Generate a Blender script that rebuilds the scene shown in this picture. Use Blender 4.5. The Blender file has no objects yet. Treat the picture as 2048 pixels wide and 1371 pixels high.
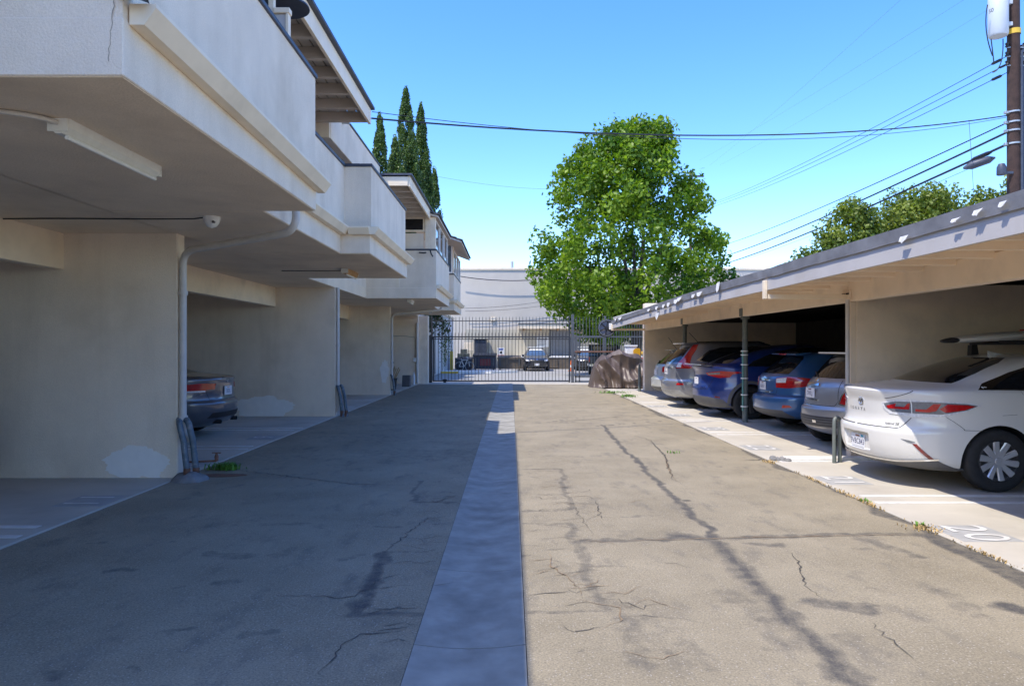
import bpy, bmesh, math, random
import numpy as np
from mathutils import Vector, Matrix, noise as mnoise
from mathutils.geometry import delaunay_2d_cdt
random.seed(7); rng = np.random.default_rng(7)
R = math.radians
scene = bpy.context.scene
col = scene.collection
# ------------------------------------------------------------------ camera
F, H, CX, HY = 1422.0, 1.55, 1022.0, 695.0       # focal length in photo pixels, eye height, vanishing point
cam = bpy.data.objects.new('camera', bpy.data.cameras.new('camera'))
cam.data.lens = F / 2048 * 36; cam.data.sensor_width = 36
cam.data.shift_x = 2 / 2048; cam.data.shift_y = 9.5 / 2048
cam.data.clip_start = 0.05; cam.data.clip_end = 3000
cam.location = (0, 0, H); cam.rotation_euler = (R(90), 0, 0)
col.objects.link(cam); scene.camera = cam
# ------------------------------------------------------------------ sky, sun, exposure
LIGHT = Vector((0.42, 0.33, -1.0)).normalized()
ELEV = math.asin(-LIGHT.z); AZ = math.atan2(-LIGHT.x, -LIGHT.y)   # azimuth from +Y towards +X
world = bpy.data.worlds.new('World'); scene.world = world; world.use_nodes = True
nt = world.node_tree; bg = nt.nodes['Background']
sky = nt.nodes.new('ShaderNodeTexSky'); sky.sky_type = 'NISHITA'; sky.sun_disc = False
sky.sun_elevation = ELEV; sky.sun_rotation = AZ
sky.air_density = 1.0; sky.dust_density = 0.5; sky.ozone_density = 3.5; sky.altitude = 50
hs = nt.nodes.new('ShaderNodeHueSaturation'); hs.inputs['Saturation'].default_value = 1.30; hs.inputs['Hue'].default_value = 0.513
nt.links.new(sky.outputs[0], hs.inputs['Color']); nt.links.new(hs.outputs[0], bg.inputs['Color'])
bg.inputs['Strength'].default_value = 0.15
sun = bpy.data.objects.new('sun', bpy.data.lights.new('sun', 'SUN'))
sun.data.energy = 2.0; sun.data.angle = R(0.53); sun.data.color = (1.0, 0.925, 0.80)
sun.rotation_euler = LIGHT.to_track_quat('-Z', 'Y').to_euler(); sun.location = (-20, -15, 40)
col.objects.link(sun)
vs = scene.view_settings
vs.view_transform = 'Standard'; vs.look = 'None'; vs.exposure = 1.5; vs.gamma = 1.0; vs.use_curve_mapping = False
scene.render.engine = 'CYCLES'
scene.cycles.max_bounces = 14; scene.cycles.diffuse_bounces = 12; scene.cycles.transparent_max_bounces = 12

# ------------------------------------------------------------------ helpers
def G(x, y, z=0.0):
    """photo pixel on the horizontal plane z -> world point"""
    d = F * (H - z) / (y - HY)
    return Vector(((x - CX) / F * d, d, z))
def P(x, y, d):
    return Vector(((x - CX) / F * d, d, H + (HY - y) / F * d))
ORG = {}
def tag(o, label=None, cat=None, group=None, kind=None):
    if label: o['label'] = label
    if cat: o['category'] = cat
    if group: o['group'] = group
    if kind: o['kind'] = kind
    return o
def empty(name, loc=(0, 0, 0), rz=0.0, local=False, parent=None, **k):
    o = bpy.data.objects.new(name, None); col.objects.link(o)
    o.empty_display_size = 0.2
    if parent is None:
        o.location = loc; o.rotation_euler = (0, 0, rz)
        ORG[o] = Vector((0, 0, 0)) if local else Vector(loc)
    else:
        o.parent = parent; ORG[o] = ORG[parent]
    tag(o, **k); return o
def mesh_obj(name, me, parent=None, loc=None, **k):
    o = bpy.data.objects.new(name, me); col.objects.link(o)
    if parent is not None: o.parent = parent
    if loc is not None: o.location = loc
    tag(o, **k); return o
class MB:
    def __init__(s): s.v = []; s.f = []; s.m = []; s.mi = 0
    def add(s, vs, fs):
        b = len(s.v); s.v += [tuple(p) for p in vs]; s.f += [tuple(i + b for i in f) for f in fs]; s.m += [s.mi] * len(fs); return s
    def box(s, x0, x1, y0, y1, z0, z1, c=0.0, M=None):
        if x0 > x1: x0, x1 = x1, x0
        if y0 > y1: y0, y1 = y1, y0
        if z0 > z1: z0, z1 = z1, z0
        c = min(c, .45 * min(x1 - x0, y1 - y0, z1 - z0))
        if c <= 0:
            vs = [(x, y, z) for x in (x0, x1) for y in (y0, y1) for z in (z0, z1)]
            fs = [(0, 1, 3, 2), (4, 6, 7, 5), (0, 4, 5, 1), (2, 3, 7, 6), (0, 2, 6, 4), (1, 5, 7, 3)]
        else:
            bm = bmesh.new()
            vv = [bm.verts.new((x, y, z)) for x in (x0, x1) for y in (y0, y1) for z in (z0, z1)]
            for f in [(0, 1, 3, 2), (4, 6, 7, 5), (0, 4, 5, 1), (2, 3, 7, 6), (0, 2, 6, 4), (1, 5, 7, 3)]: bm.faces.new([vv[i] for i in f])
            bmesh.ops.bevel(bm, geom=bm.edges[:], offset=c, segments=1, affect='EDGES')
            bm.verts.index_update(); vs = [v.co.copy() for v in bm.verts]; fs = [[v.index for v in f.verts] for f in bm.faces]; bm.free()
        if M is not None: vs = [M @ Vector(p) for p in vs]
        return s.add(vs, fs)
    def prism(s, poly, axis, a, b, M=None):
        """poly: 2D points in the two other axes (order x,y,z without axis), extruded a..b"""
        n = len(poly); vs = []
        for t in (a, b):
            for p in poly:
                q = list(p); q.insert(axis, t); vs.append(tuple(q))
        fs = [tuple(range(n))[::-1], tuple(range(n, 2 * n))] + [(i, (i + 1) % n, n + (i + 1) % n, n + i) for i in range(n)]
        if M is not None: vs = [M @ Vector(p) for p in vs]
        return s.add(vs, fs)
    def tube(s, path, r, n=10, cap=True, closed=False):
        path = [Vector(p) for p in path]; k = len(path); vs = []; fs = []
        rs = r if isinstance(r, (list, tuple)) else [r] * k
        up = None
        for i in range(k):
            if closed: t = path[(i + 1) % k] - path[i - 1]
            else: t = path[min(i + 1, k - 1)] - path[max(i - 1, 0)]
            t.normalize()
            if up is None:
                up = Vector((0, 0, 1)) if abs(t.z) < .9 else Vector((1, 0, 0))
            up = (up - t * up.dot(t)); up.normalize(); b = t.cross(up)
            for j in range(n):
                a = 2 * math.pi * j / n
                vs.append(path[i] + (up * math.cos(a) + b * math.sin(a)) * rs[i])
        for i in range(k if closed else k - 1):
            for j in range(n):
                i2 = (i + 1) % k
                fs.append((i * n + j, i * n + (j + 1) % n, i2 * n + (j + 1) % n, i2 * n + j))
        if cap and not closed:
            fs.append(tuple(range(n))[::-1]); fs.append(tuple((k - 1) * n + j for j in range(n)))
        return s.add(vs, fs)
    def lathe(s, prof, c=(0, 0, 0), axis=2, n=24, M=None):
        """prof: (radius, height along axis)"""
        vs = []; fs = []; k = len(prof)
        for j in range(n):
            a = 2 * math.pi * j / n
            for (r, h) in prof:
                p = [r * math.cos(a), r * math.sin(a)]; p.insert(axis, h)
                vs.append(Vector(p) + Vector(c))
        for j in range(n):
            j2 = (j + 1) % n
            for i in range(k - 1): fs.append((j * k + i, j2 * k + i, j2 * k + i + 1, j * k + i + 1))
        if M is not None: vs = [M @ p for p in vs]
        return s.add(vs, fs)
    def sheet(s, pts): return s.add(pts, [tuple(range(len(pts)))])
    def mesh(s, name, mats, off=Vector((0, 0, 0)), smooth=False, fix=True):
        me = bpy.data.meshes.new(name)
        me.from_pydata([(p[0] - off[0], p[1] - off[1], p[2] - off[2]) for p in s.v], [], s.f)
        for m in (mats if isinstance(mats, (list, tuple)) else [mats]): me.materials.append(m)
        if isinstance(mats, (list, tuple)): me.polygons.foreach_set('material_index', s.m)
        if fix:
            bm = bmesh.new(); bm.from_mesh(me); bmesh.ops.recalc_face_normals(bm, faces=bm.faces[:]); bm.to_mesh(me); bm.free()
        if smooth:
            me.polygons.foreach_set('use_smooth', [True] * len(me.polygons))
            me.set_sharp_from_angle(angle=R(smooth if smooth is not True else 40))
        me.update(); return me
    def build(s, name, mats, parent=None, smooth=False, fix=True, **k):
        if parent is not None:
            off = ORG[parent]; o = mesh_obj(name, s.mesh(name, mats, off, smooth, fix), parent, **k); ORG[o] = off
        else:
            a = np.array(s.v); off = Vector(((a[:, 0].min() + a[:, 0].max()) / 2, (a[:, 1].min() + a[:, 1].max()) / 2, a[:, 2].min()))
            o = mesh_obj(name, s.mesh(name, mats, off, smooth, fix), None, loc=off, **k); ORG[o] = off
        return o
def np_mesh(name, verts, faces, mat, attrs=None, smooth=False):
    """verts (N,3), faces (M,k) numpy"""
    me = bpy.data.meshes.new(name); n, m, k = len(verts), len(faces), faces.shape[1]
    me.vertices.add(n); me.vertices.foreach_set('co', np.asarray(verts, np.float32).ravel())
    me.loops.add(m * k); me.loops.foreach_set('vertex_index', np.asarray(faces, np.int32).ravel())
    me.polygons.add(m); me.polygons.foreach_set('loop_start', np.arange(0, m * k, k, dtype=np.int32))
    me.polygons.foreach_set('loop_total', np.full(m, k, np.int32))
    if smooth: me.polygons.foreach_set('use_smooth', np.ones(m, bool))
    me.materials.append(mat)
    for an, av in (attrs or {}).items():
        at = me.attributes.new(an, 'FLOAT', 'POINT'); at.data.foreach_set('value', np.asarray(av, np.float32))
    me.update(calc_edges=True); me.validate(); return me
def text_faces(txt, size, extrude=0.0, spacing=1.0):
    """returns verts, faces of a text in its own xy plane, centred"""
    cu = bpy.data.curves.new('text', 'FONT'); cu.body = txt; cu.size = size; cu.align_x = 'CENTER'; cu.align_y = 'CENTER'
    cu.extrude = extrude; cu.resolution_u = 3; cu.space_character = spacing
    ob = bpy.data.objects.new('text', cu); col.objects.link(ob)
    dg = bpy.context.evaluated_depsgraph_get(); me = bpy.data.meshes.new_from_object(ob.evaluated_get(dg))
    v = [p.co.copy() for p in me.vertices]; f = [tuple(p.vertices) for p in me.polygons]
    bpy.data.objects.remove(ob); bpy.data.curves.remove(cu); bpy.data.meshes.remove(me)
    return v, f
def vnoise(x, y, sc, seed):
    g = np.random.default_rng(seed).random((64, 64))
    u, v = x / sc + 100.3, y / sc + 71.7
    i, j = np.floor(u).astype(int), np.floor(v).astype(int); a, b = u - i, v - j
    a = a * a * (3 - 2 * a); b = b * b * (3 - 2 * b)
    q = lambda ii, jj: g[ii % 64, jj % 64]
    return (q(i, j) * (1 - a) + q(i + 1, j) * a) * (1 - b) + (q(i, j + 1) * (1 - a) + q(i + 1, j + 1) * a) * b

# ------------------------------------------------------------------ materials
def new_mat(name):
    m = bpy.data.materials.new(name); m.use_nodes = True; t = m.node_tree
    return m, t, t.nodes['Principled BSDF']
def N(t, kind, **k):
    n = t.nodes.new(kind)
    for a, v in k.items():
        if a in n.inputs.keys() if hasattr(n.inputs, 'keys') else False: n.inputs[a].default_value = v
        else: setattr(n, a, v)
    return n
def noise_tex(t, scale, detail=4, rough=.55, mapping=None, coord='Object'):
    tc = t.nodes.new('ShaderNodeTexCoord'); n = t.nodes.new('ShaderNodeTexNoise')
    n.inputs['Scale'].default_value = scale; n.inputs['Detail'].default_value = detail; n.inputs['Roughness'].default_value = rough
    if mapping:
        mp = t.nodes.new('ShaderNodeMapping'); mp.inputs['Scale'].default_value = mapping
        t.links.new(tc.outputs[coord], mp.inputs[0]); t.links.new(mp.outputs[0], n.inputs['Vector'])
    else: t.links.new(tc.outputs[coord], n.inputs['Vector'])
    return n
def ramp(t, src, a, b, ca=(0, 0, 0, 1), cb=(1, 1, 1, 1)):
    r = t.nodes.new('ShaderNodeValToRGB'); r.color_ramp.elements[0].position = a; r.color_ramp.elements[1].position = b
    r.color_ramp.elements[0].color = ca; r.color_ramp.elements[1].color = cb
    t.links.new(src, r.inputs[0]); return r
def mixc(t, fac, a, b, mode='MIX'):
    m = t.nodes.new('ShaderNodeMix'); m.data_type = 'RGBA'; m.blend_type = mode
    if isinstance(fac, (int, float)): m.inputs[0].default_value = fac
    else: t.links.new(fac, m.inputs[0])
    for i, c in ((6, a), (7, b)):
        if isinstance(c, (tuple, list)): m.inputs[i].default_value = (*c[:3], 1)
        else: t.links.new(c, m.inputs[i])
    return m.outputs[2]
def simple(name, base, rough=.7, metal=0.0, var=.12, vscale=6, bump=0.0, bscale=60, coat=0.0, spec=.5, streak=None, dirt=None, grain=0.0):
    """base colour with fine variation, optional dirt patches and vertical streaks, optional bump"""
    m, t, p = new_mat(name)
    lo = tuple(c * (1 - var) for c in base); hi = tuple(min(1, c * (1 + var)) for c in base)
    n = noise_tex(t, vscale); r = ramp(t, n.outputs['Fac'], .3, .7, (*lo, 1), (*hi, 1)); c = r.outputs[0]
    if grain:
        ng = noise_tex(t, 130, 3, .7); rg = ramp(t, ng.outputs['Fac'], .3, .7, (1 - grain,) * 3 + (1,), (1 + grain * .4,) * 3 + (1,)); c = mixc(t, 1.0, c, rg.outputs[0], 'MULTIPLY')
    if dirt:
        dc, ds, da = dirt
        n2 = noise_tex(t, ds, 6, .6); r2 = ramp(t, n2.outputs['Fac'], .5, .75)
        mm = t.nodes.new('ShaderNodeMath'); mm.operation = 'MULTIPLY'; mm.inputs[1].default_value = da; t.links.new(r2.outputs[0], mm.inputs[0])
        c = mixc(t, mm.outputs[0], c, dc)
    if streak:
        sc, sa = streak
        n3 = noise_tex(t, 3.0, 5, .6, (1, 1, .12)); r3 = ramp(t, n3.outputs['Fac'], .5, .8)
        mm = t.nodes.new('ShaderNodeMath'); mm.operation = 'MULTIPLY'; mm.inputs[1].default_value = sa; t.links.new(r3.outputs[0], mm.inputs[0])
        c = mixc(t, mm.outputs[0], c, sc)
    t.links.new(c, p.inputs['Base Color'])
    p.inputs['Roughness'].default_value = rough; p.inputs['Metallic'].default_value = metal
    p.inputs['Specular IOR Level'].default_value = spec
    if coat: p.inputs['Coat Weight'].default_value = coat; p.inputs['Coat Roughness'].default_value = .04
    if bump:
        nb = noise_tex(t, bscale, 4, .6); b = t.nodes.new('ShaderNodeBump'); b.inputs['Strength'].default_value = bump; b.inputs['Distance'].default_value = .01
        t.links.new(nb.outputs['Fac'], b.inputs['Height']); t.links.new(b.outputs[0], p.inputs['Normal'])
    return m
def asphalt_mat():
    m, t, p = new_mat('asphalt')
    n1 = noise_tex(t, 1.1, 6, .62); r1 = ramp(t, n1.outputs['Fac'], .32, .7, (.26, .222, .152, 1), (.355, .305, .212, 1))
    n2 = noise_tex(t, 85, 4, .75); r2 = ramp(t, n2.outputs['Fac'], .35, .7, (.62, .62, .64, 1), (1.22, 1.2, 1.17, 1))
    c = mixc(t, 1.0, r1.outputs[0], r2.outputs[0], 'MULTIPLY')
    n4 = noise_tex(t, 4.0, 6, .68, (1, .45, 1)); r4 = ramp(t, n4.outputs['Fac'], .53, .70)
    mm = t.nodes.new('ShaderNodeMath'); mm.operation = 'MULTIPLY'; mm.inputs[1].default_value = .55; t.links.new(r4.outputs[0], mm.inputs[0])
    c = mixc(t, mm.outputs[0], c, (.12, .109, .094))
    # pale stones in the worn surface
    tc = t.nodes.new('ShaderNodeTexCoord'); v = t.nodes.new('ShaderNodeTexVoronoi'); v.inputs['Scale'].default_value = 60
    t.links.new(tc.outputs['Object'], v.inputs['Vector']); rv = ramp(t, v.outputs['Distance'], .16, .30, (1, 1, 1, 1), (0, 0, 0, 1))
    sel = t.nodes.new('ShaderNodeMath'); sel.operation = 'GREATER_THAN'; sel.inputs[1].default_value = .72
    sp = t.nodes.new('ShaderNodeSeparateColor'); t.links.new(v.outputs['Color'], sp.inputs[0]); t.links.new(sp.outputs[0], sel.inputs[0])
    ml = t.nodes.new('ShaderNodeMath'); ml.operation = 'MULTIPLY'; t.links.new(sel.outputs[0], ml.inputs[0]); t.links.new(rv.outputs[0], ml.inputs[1])
    c = mixc(t, ml.outputs[0], c, (.40, .36, .30))
    # sealed strips and stains from the attribute, broken up by noise
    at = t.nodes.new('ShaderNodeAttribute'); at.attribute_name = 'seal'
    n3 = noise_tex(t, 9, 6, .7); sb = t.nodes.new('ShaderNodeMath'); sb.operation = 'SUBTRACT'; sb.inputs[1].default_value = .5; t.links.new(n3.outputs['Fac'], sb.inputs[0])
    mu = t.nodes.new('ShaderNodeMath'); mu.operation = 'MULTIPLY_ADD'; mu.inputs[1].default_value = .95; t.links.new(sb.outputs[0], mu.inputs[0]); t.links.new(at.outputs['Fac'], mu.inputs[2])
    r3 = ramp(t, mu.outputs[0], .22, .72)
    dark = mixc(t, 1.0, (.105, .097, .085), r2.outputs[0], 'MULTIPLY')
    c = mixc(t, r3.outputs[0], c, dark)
    t.links.new(c, p.inputs['Base Color']); p.inputs['Roughness'].default_value = .92; p.inputs['Specular IOR Level'].default_value = .25
    b = t.nodes.new('ShaderNodeBump'); b.inputs['Strength'].default_value = .55; b.inputs['Distance'].default_value = .006
    t.links.new(n2.outputs['Fac'], b.inputs['Height']); t.links.new(b.outputs[0], p.inputs['Normal'])
    return m
def paint(name, c, metal=.35, rough=.34, dust=.05):
    m, t, p = new_mat(name)
    n = noise_tex(t, 5, 5, .6); r = ramp(t, n.outputs['Fac'], .35, .8, (*c, 1), (*[x * (1 - dust) + .35 * dust for x in c], 1))
    t.links.new(r.outputs[0], p.inputs['Base Color'])
    p.inputs['Metallic'].default_value = metal; p.inputs['Roughness'].default_value = rough
    p.inputs['Coat Weight'].default_value = 1.0
    rr = ramp(t, n.outputs['Fac'], .3, .75, (.03, .03, .03, 1), (.12, .12, .12, 1)); t.links.new(rr.outputs[0], p.inputs['Coat Roughness'])
    return m
def leaf_mat(name, dark, light, trans=.35):
    m, t, p = new_mat(name)
    at = t.nodes.new('ShaderNodeAttribute'); at.attribute_name = 'tint'
    r = ramp(t, at.outputs['Fac'], 0, 1, (*dark, 1), (*light, 1))
    t.links.new(r.outputs[0], p.inputs['Base Color']); p.inputs['Roughness'].default_value = .45; p.inputs['Specular IOR Level'].default_value = .35
    tr = t.nodes.new('ShaderNodeBsdfTranslucent'); hsv = mixc(t, 1.0, r.outputs[0], (1.0, 1.15, .45), 'MULTIPLY'); t.links.new(hsv, tr.inputs[0])
    mx = t.nodes.new('ShaderNodeMixShader'); mx.inputs[0].default_value = trans
    t.links.new(p.outputs[0], mx.inputs[1]); t.links.new(tr.outputs[0], mx.inputs[2]); t.links.new(mx.outputs[0], t.nodes['Material Output'].inputs[0])
    return m
M = {}
M['asphalt'] = asphalt_mat()
M['stucco'] = simple('stucco', (.84, .72, .575), .9, var=.05, vscale=2.5, bump=.55, bscale=75, spec=.2, streak=((.52, .42, .30), .36), dirt=((.58, .47, .34), 1.1, .5), grain=.12)
M['soffit'] = simple('soffit_stucco', (.86, .72, .545), .92, var=.06, vscale=1.6, bump=.6, bscale=60, spec=.2, dirt=((.56, .45, .33), .9, .6), grain=.12)
M['beam'] = simple('painted_beam', (.87, .72, .54), .8, var=.05, vscale=3, bump=.15, bscale=40, spec=.25, dirt=((.44, .37, .30), 1.7, .35))
M['trim'] = simple('cream_painted_metal', (.84, .71, .53), .55, var=.05, vscale=4, dirt=((.52, .43, .31), 2.2, .4))
M['rafter'] = simple('painted_rafter', (.55, .47, .39), .75, var=.08, vscale=5, dirt=((.36, .29, .23), 2.4, .4))
M['plank'] = simple('painted_plank', (.52, .48, .43), .75, var=.08, vscale=5, dirt=((.33, .28, .24), 2.4, .45))
M['cap'] = simple('dark_flashing', (.055, .062, .085), .5, var=.2, vscale=6, metal=.2)
M['shingle'] = simple('dark_shingle', (.075, .08, .095), .9, var=.3, vscale=25, bump=.5, bscale=40)
M['pad'] = simple('concrete_pad', (.47, .43, .36), .85, var=.09, vscale=1.2, bump=.15, bscale=120, spec=.3, dirt=((.27, .24, .20), 1.1, .5))
M['gutter'] = simple('concrete_gutter', (.30, .285, .245), .85, var=.22, vscale=4.0, bump=.2, bscale=110, spec=.3, dirt=((.17, .155, .13), 1.9, .8))
M['white_line'] = simple('white_line_paint', (.64, .62, .58), .7, var=.08, vscale=9, dirt=((.42, .40, .36), 5, .75))
M['grey_box'] = simple('grey_ground_paint', (.34, .335, .32), .8, var=.1, vscale=8, dirt=((.40, .38, .34), 5, .5))
M['crack'] = simple('crack_fill', (.075, .066, .055), .95, var=.4, vscale=12)
M['tan_crack'] = simple('dry_crack_fill', (.24, .17, .10), .95, var=.3, vscale=12)
M['fascia'] = simple('weathered_fascia_paint', (.50, .475, .455), .7, var=.05, vscale=2, dirt=((.37, .32, .27), 1.4, .5), bump=.1, bscale=30)
M['flash'] = simple('grey_roofing_felt', (.30, .30, .31), .6, var=.2, vscale=4, bump=.3, bscale=14, metal=.25)
M['roofcoat'] = simple('pale_roof_coating', (.62, .60, .56), .8, var=.1, vscale=1.5)
M['torn'] = simple('torn_felt_underside', (.74, .73, .71), .8, var=.06)
M['post'] = simple('grey_green_pipe_paint', (.125, .145, .135), .5, var=.15, vscale=9, dirt=((.25, .24, .22), 6, .4))
M['galv'] = simple('galvanised_metal', (.42, .43, .43), .45, metal=.7, var=.12, vscale=12)
M['pipe'] = simple('beige_painted_pipe', (.58, .54, .49), .55, var=.05, dirt=((.42, .37, .32), 4, .35))
M['guard'] = simple('chipped_guard_pipe', (.10, .135, .16), .5, var=.2, vscale=10, dirt=((.38, .36, .34), 14, .55))
M['rust'] = simple('rusty_steel', (.16, .075, .045), .8, var=.3, vscale=20)
M['cementlump'] = simple('rough_cement', (.20, .195, .19), .95, var=.2, vscale=9, bump=.8, bscale=20)
M['iron'] = simple('black_iron_paint', (.028, .030, .036), .45, var=.2, vscale=14)
M['iron2'] = simple('grey_iron_paint', (.085, .09, .095), .5, var=.2, vscale=14)
M['white'] = simple('white_paint', (.78, .77, .74), .5, var=.04)
M['whitemetal'] = simple('white_enamel', (.76, .75, .70), .35, var=.04, dirt=((.55, .50, .42), 7, .3))
M['glass'] = simple('dark_window_glass', (.012, .014, .017), .06, var=.05, spec=.6)
M['skyglass'] = simple('window_glass', (.10, .14, .18), .05, var=.1, spec=.9)
M['rubber'] = simple('tyre_rubber', (.022, .022, .023), .85, var=.2, vscale=20, bump=.2, bscale=90)
M['black'] = simple('black_plastic', (.018, .018, .02), .55, var=.2)
M['greyplastic'] = simple('grey_plastic', (.10, .10, .105), .6, var=.1)
M['chrome'] = simple('chrome', (.72, .72, .73), .14, metal=1.0, var=.03)
M['alloy'] = simple('alloy_wheel', (.60, .60, .61), .3, metal=.45, var=.05)
M['darkalloy'] = simple('dark_wheel_cover', (.09, .09, .095), .35, metal=.5, var=.1)
M['red'] = simple('red_lamp', (.45, .008, .010), .12, var=.25, vscale=30, coat=1)
M['darkred'] = simple('dark_red_lamp', (.20, .006, .008), .1, var=.2, vscale=30, coat=1)
M['clear'] = simple('clear_lamp', (.70, .70, .72), .12, var=.2, vscale=40, coat=1)
M['smoke'] = simple('smoked_lamp', (.16, .17, .19), .12, var=.2, vscale=30, coat=1)
M['plate'] = simple('licence_plate_white', (.78, .78, .80), .4, var=.03)
M['ink'] = simple('plate_ink', (.02, .03, .12), .5, var=.1)
M['teal'] = simple('plate_sticker', (.05, .35, .42), .5, var=.1)
M['gap'] = simple('panel_gap', (.02, .02, .02), .8, var=.1)
M['yellow'] = simple('yellow_paint', (.66, .42, .04), .5, var=.08)
M['orange'] = simple('orange_plastic', (.75, .16, .02), .5, var=.06)
M['amber'] = simple('amber_plastic', (.60, .30, .01), .35, var=.08)
M['tarp'] = simple('brown_tarp', (.10, .072, .056), .45, var=.05, vscale=3, spec=.5)
M['bark'] = simple('bark', (.09, .07, .055), .95, var=.3, vscale=8, bump=.8, bscale=14)
M['polewood'] = simple('creosoted_pole', (.045, .024, .018), .9, var=.35, vscale=6, bump=.6, bscale=18)
M['wire'] = simple('black_cable', (.012, .012, .014), .6, var=.1)
M['bluewire'] = simple('thin_line_wire', (.10, .15, .22), .5, var=.1)
M['farwall'] = simple('painted_block_wall', (.56, .505, .43), .9, var=.05, vscale=.8, bump=.3, bscale=12, dirt=((.37, .35, .33), .25, .4))
M['yellowwall'] = simple('ochre_wall', (.49, .45, .36), .9, var=.06, vscale=.8, dirt=((.38, .32, .22), .4, .4))
M['road'] = simple('road_asphalt', (.30, .295, .285), .92, var=.1, vscale=1.0, bump=.2, bscale=60)
M['dirtlot'] = simple('lot_ground', (.46, .42, .35), .95, var=.1, vscale=.5)
M['navy'] = simple('navy_steel', (.022, .028, .055), .5, var=.25, vscale=5)
M['brownsteel'] = simple('brown_steel', (.13, .105, .08), .7, var=.2, vscale=3)
M['card'] = simple('cardboard', (.48, .34, .19), .85, var=.1)
M['grass'] = simple('green_weed', (.10, .22, .025), .7, var=.3, vscale=10)
M['drygrass'] = simple('dry_weed', (.42, .29, .12), .85, var=.3, vscale=10)
M['patchpaint'] = simple('pale_patch_paint', (.84, .80, .74), .85, var=.04, bump=.2, bscale=80)
M['wood'] = simple('bare_wood', (.42, .24, .10), .7, var=.2, vscale=9)
M['transformer'] = simple('transformer_grey', (.50, .53, .55), .45, var=.05, dirt=((.40, .40, .38), 3, .3))
M['leaf'] = leaf_mat('broad_leaf', (.045, .12, .010), (.30, .42, .028), .45)
M['leaf2'] = leaf_mat('yellow_green_leaf', (.08, .13, .018), (.30, .34, .06), .42)
M['cypress'] = leaf_mat('cypress_scale_leaf', (.03, .07, .02), (.17, .25, .06), .25)
M['shade_board'] = simple('shade_darkened_boards', (.040, .032, .026), .9, var=.25, vscale=3, bump=.3, bscale=20)  # near-black: shade of the carport interior put into the board colour
M['darkleaf'] = leaf_mat('dark_leaf', (.010, .026, .010), (.04, .07, .025), .2)
# ------------------------------------------------------------------ ground
XL, XGL, XGR, XR = -3.93, -0.51, 0.08, 3.54
YB, YE = -26.0, 30.2
MB().sheet([(-400, -300, -.03), (400, -300, -.03), (400, 900, -.03), (-400, 900, -.03)]).build('ground', M['dirtlot'], kind='structure')
MB().sheet([(-120, 32.2, -.012), (120, 32.2, -.012), (120, 46.6, -.012), (-120, 46.6, -.012)]).build('road', M['road'], kind='structure')
# asphalt lane: two strips, fine near the camera, with hand-placed sealed strips and stains
def px(*pts): return [G(*p).to_2d() for p in pts]
SEAL = [  # polyline, half width, strength
    (px((1205, 850), (1290, 940), (1375, 1020), (1440, 1085), (1500, 1150), (1580, 1240), (1680, 1330), (1760, 1400)), .042, .66),
    (px((1440, 1085), (1500, 1150), (1580, 1240), (1680, 1330), (1780, 1420)), .09, .50),
    (px((1165, 1083), (1430, 1075), (1860, 1068)), .05, .55),
    (px((1050, 1046), (1140, 1047), (1210, 1222), (1060, 1225)), .03, .45),
    (px((1140, 1047), (1175, 1140), (1210, 1222)), .05, .42),
    (px((1045, 938), (1120, 938), (1137, 1020), (1045, 1022)), .035, .45),
    (px((1215, 1035), (1330, 1030)), .03, .4),
    (px((1640, 1205), (1740, 1220)), .085, .55),
    (px((2010, 1210), (2070, 1225)), .08, .7), (px((1360, 998), (1390, 999)), .025, .9),
    (px((1350, 1070), (1420, 1078)), .08, .6), (px((1500, 1085), (1560, 1090)), .05, .5),
    (px((1720, 1080), (1830, 1110)), .06, .45), (px((1080, 846), (1170, 834)), .03, .5), (px((1190, 852), (1320, 842)), .03, .6),
    (px((1000, 1250), (1030, 1260)), .03, .6), (px((1250, 1240), (1280, 1330)), .08, .35), (px((1450, 1180), (1560, 1250)), .10, .35),
    (px((1200, 1190), (1400, 1320)), .16, .28), (px((1560, 1290), (1700, 1280)), .12, .33), (px((1880, 1180), (1960, 1230)), .09, .35),
    (px((762, 1108), (735, 1165), (706, 1222)), .055, .62), (px((762, 1108), (860, 1100)), .025, .45), (px((706, 1222), (850, 1226)), .025, .5),
    (px((838, 962), (822, 1003), (915, 1006)), .03, .5), (px((420, 1105), (500, 1110)), .08, .4), (px((520, 1050), (620, 1045)), .07, .35),
    (px((430, 1165), (480, 1162)), .05, .4), (px((560, 1110), (600, 1095)), .08, .35), (px((500, 1265), (550, 1258)), .05, .4), (px((680, 1115), (720, 1110)), .06, .4),
]
for k in range(300):      # oil spots and scuffs, mostly longer across the lane
    y = 3.2 + 26 * random.random() ** 1.3; x = random.uniform(XL, XR); l = random.uniform(.02, .14); a = random.gauss(0, .25)
    SEAL.append(([Vector((x, y)), Vector((x + l * math.cos(a), y + l * math.sin(a)))], random.uniform(.010, .04), random.uniform(.15, .5)))
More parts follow.
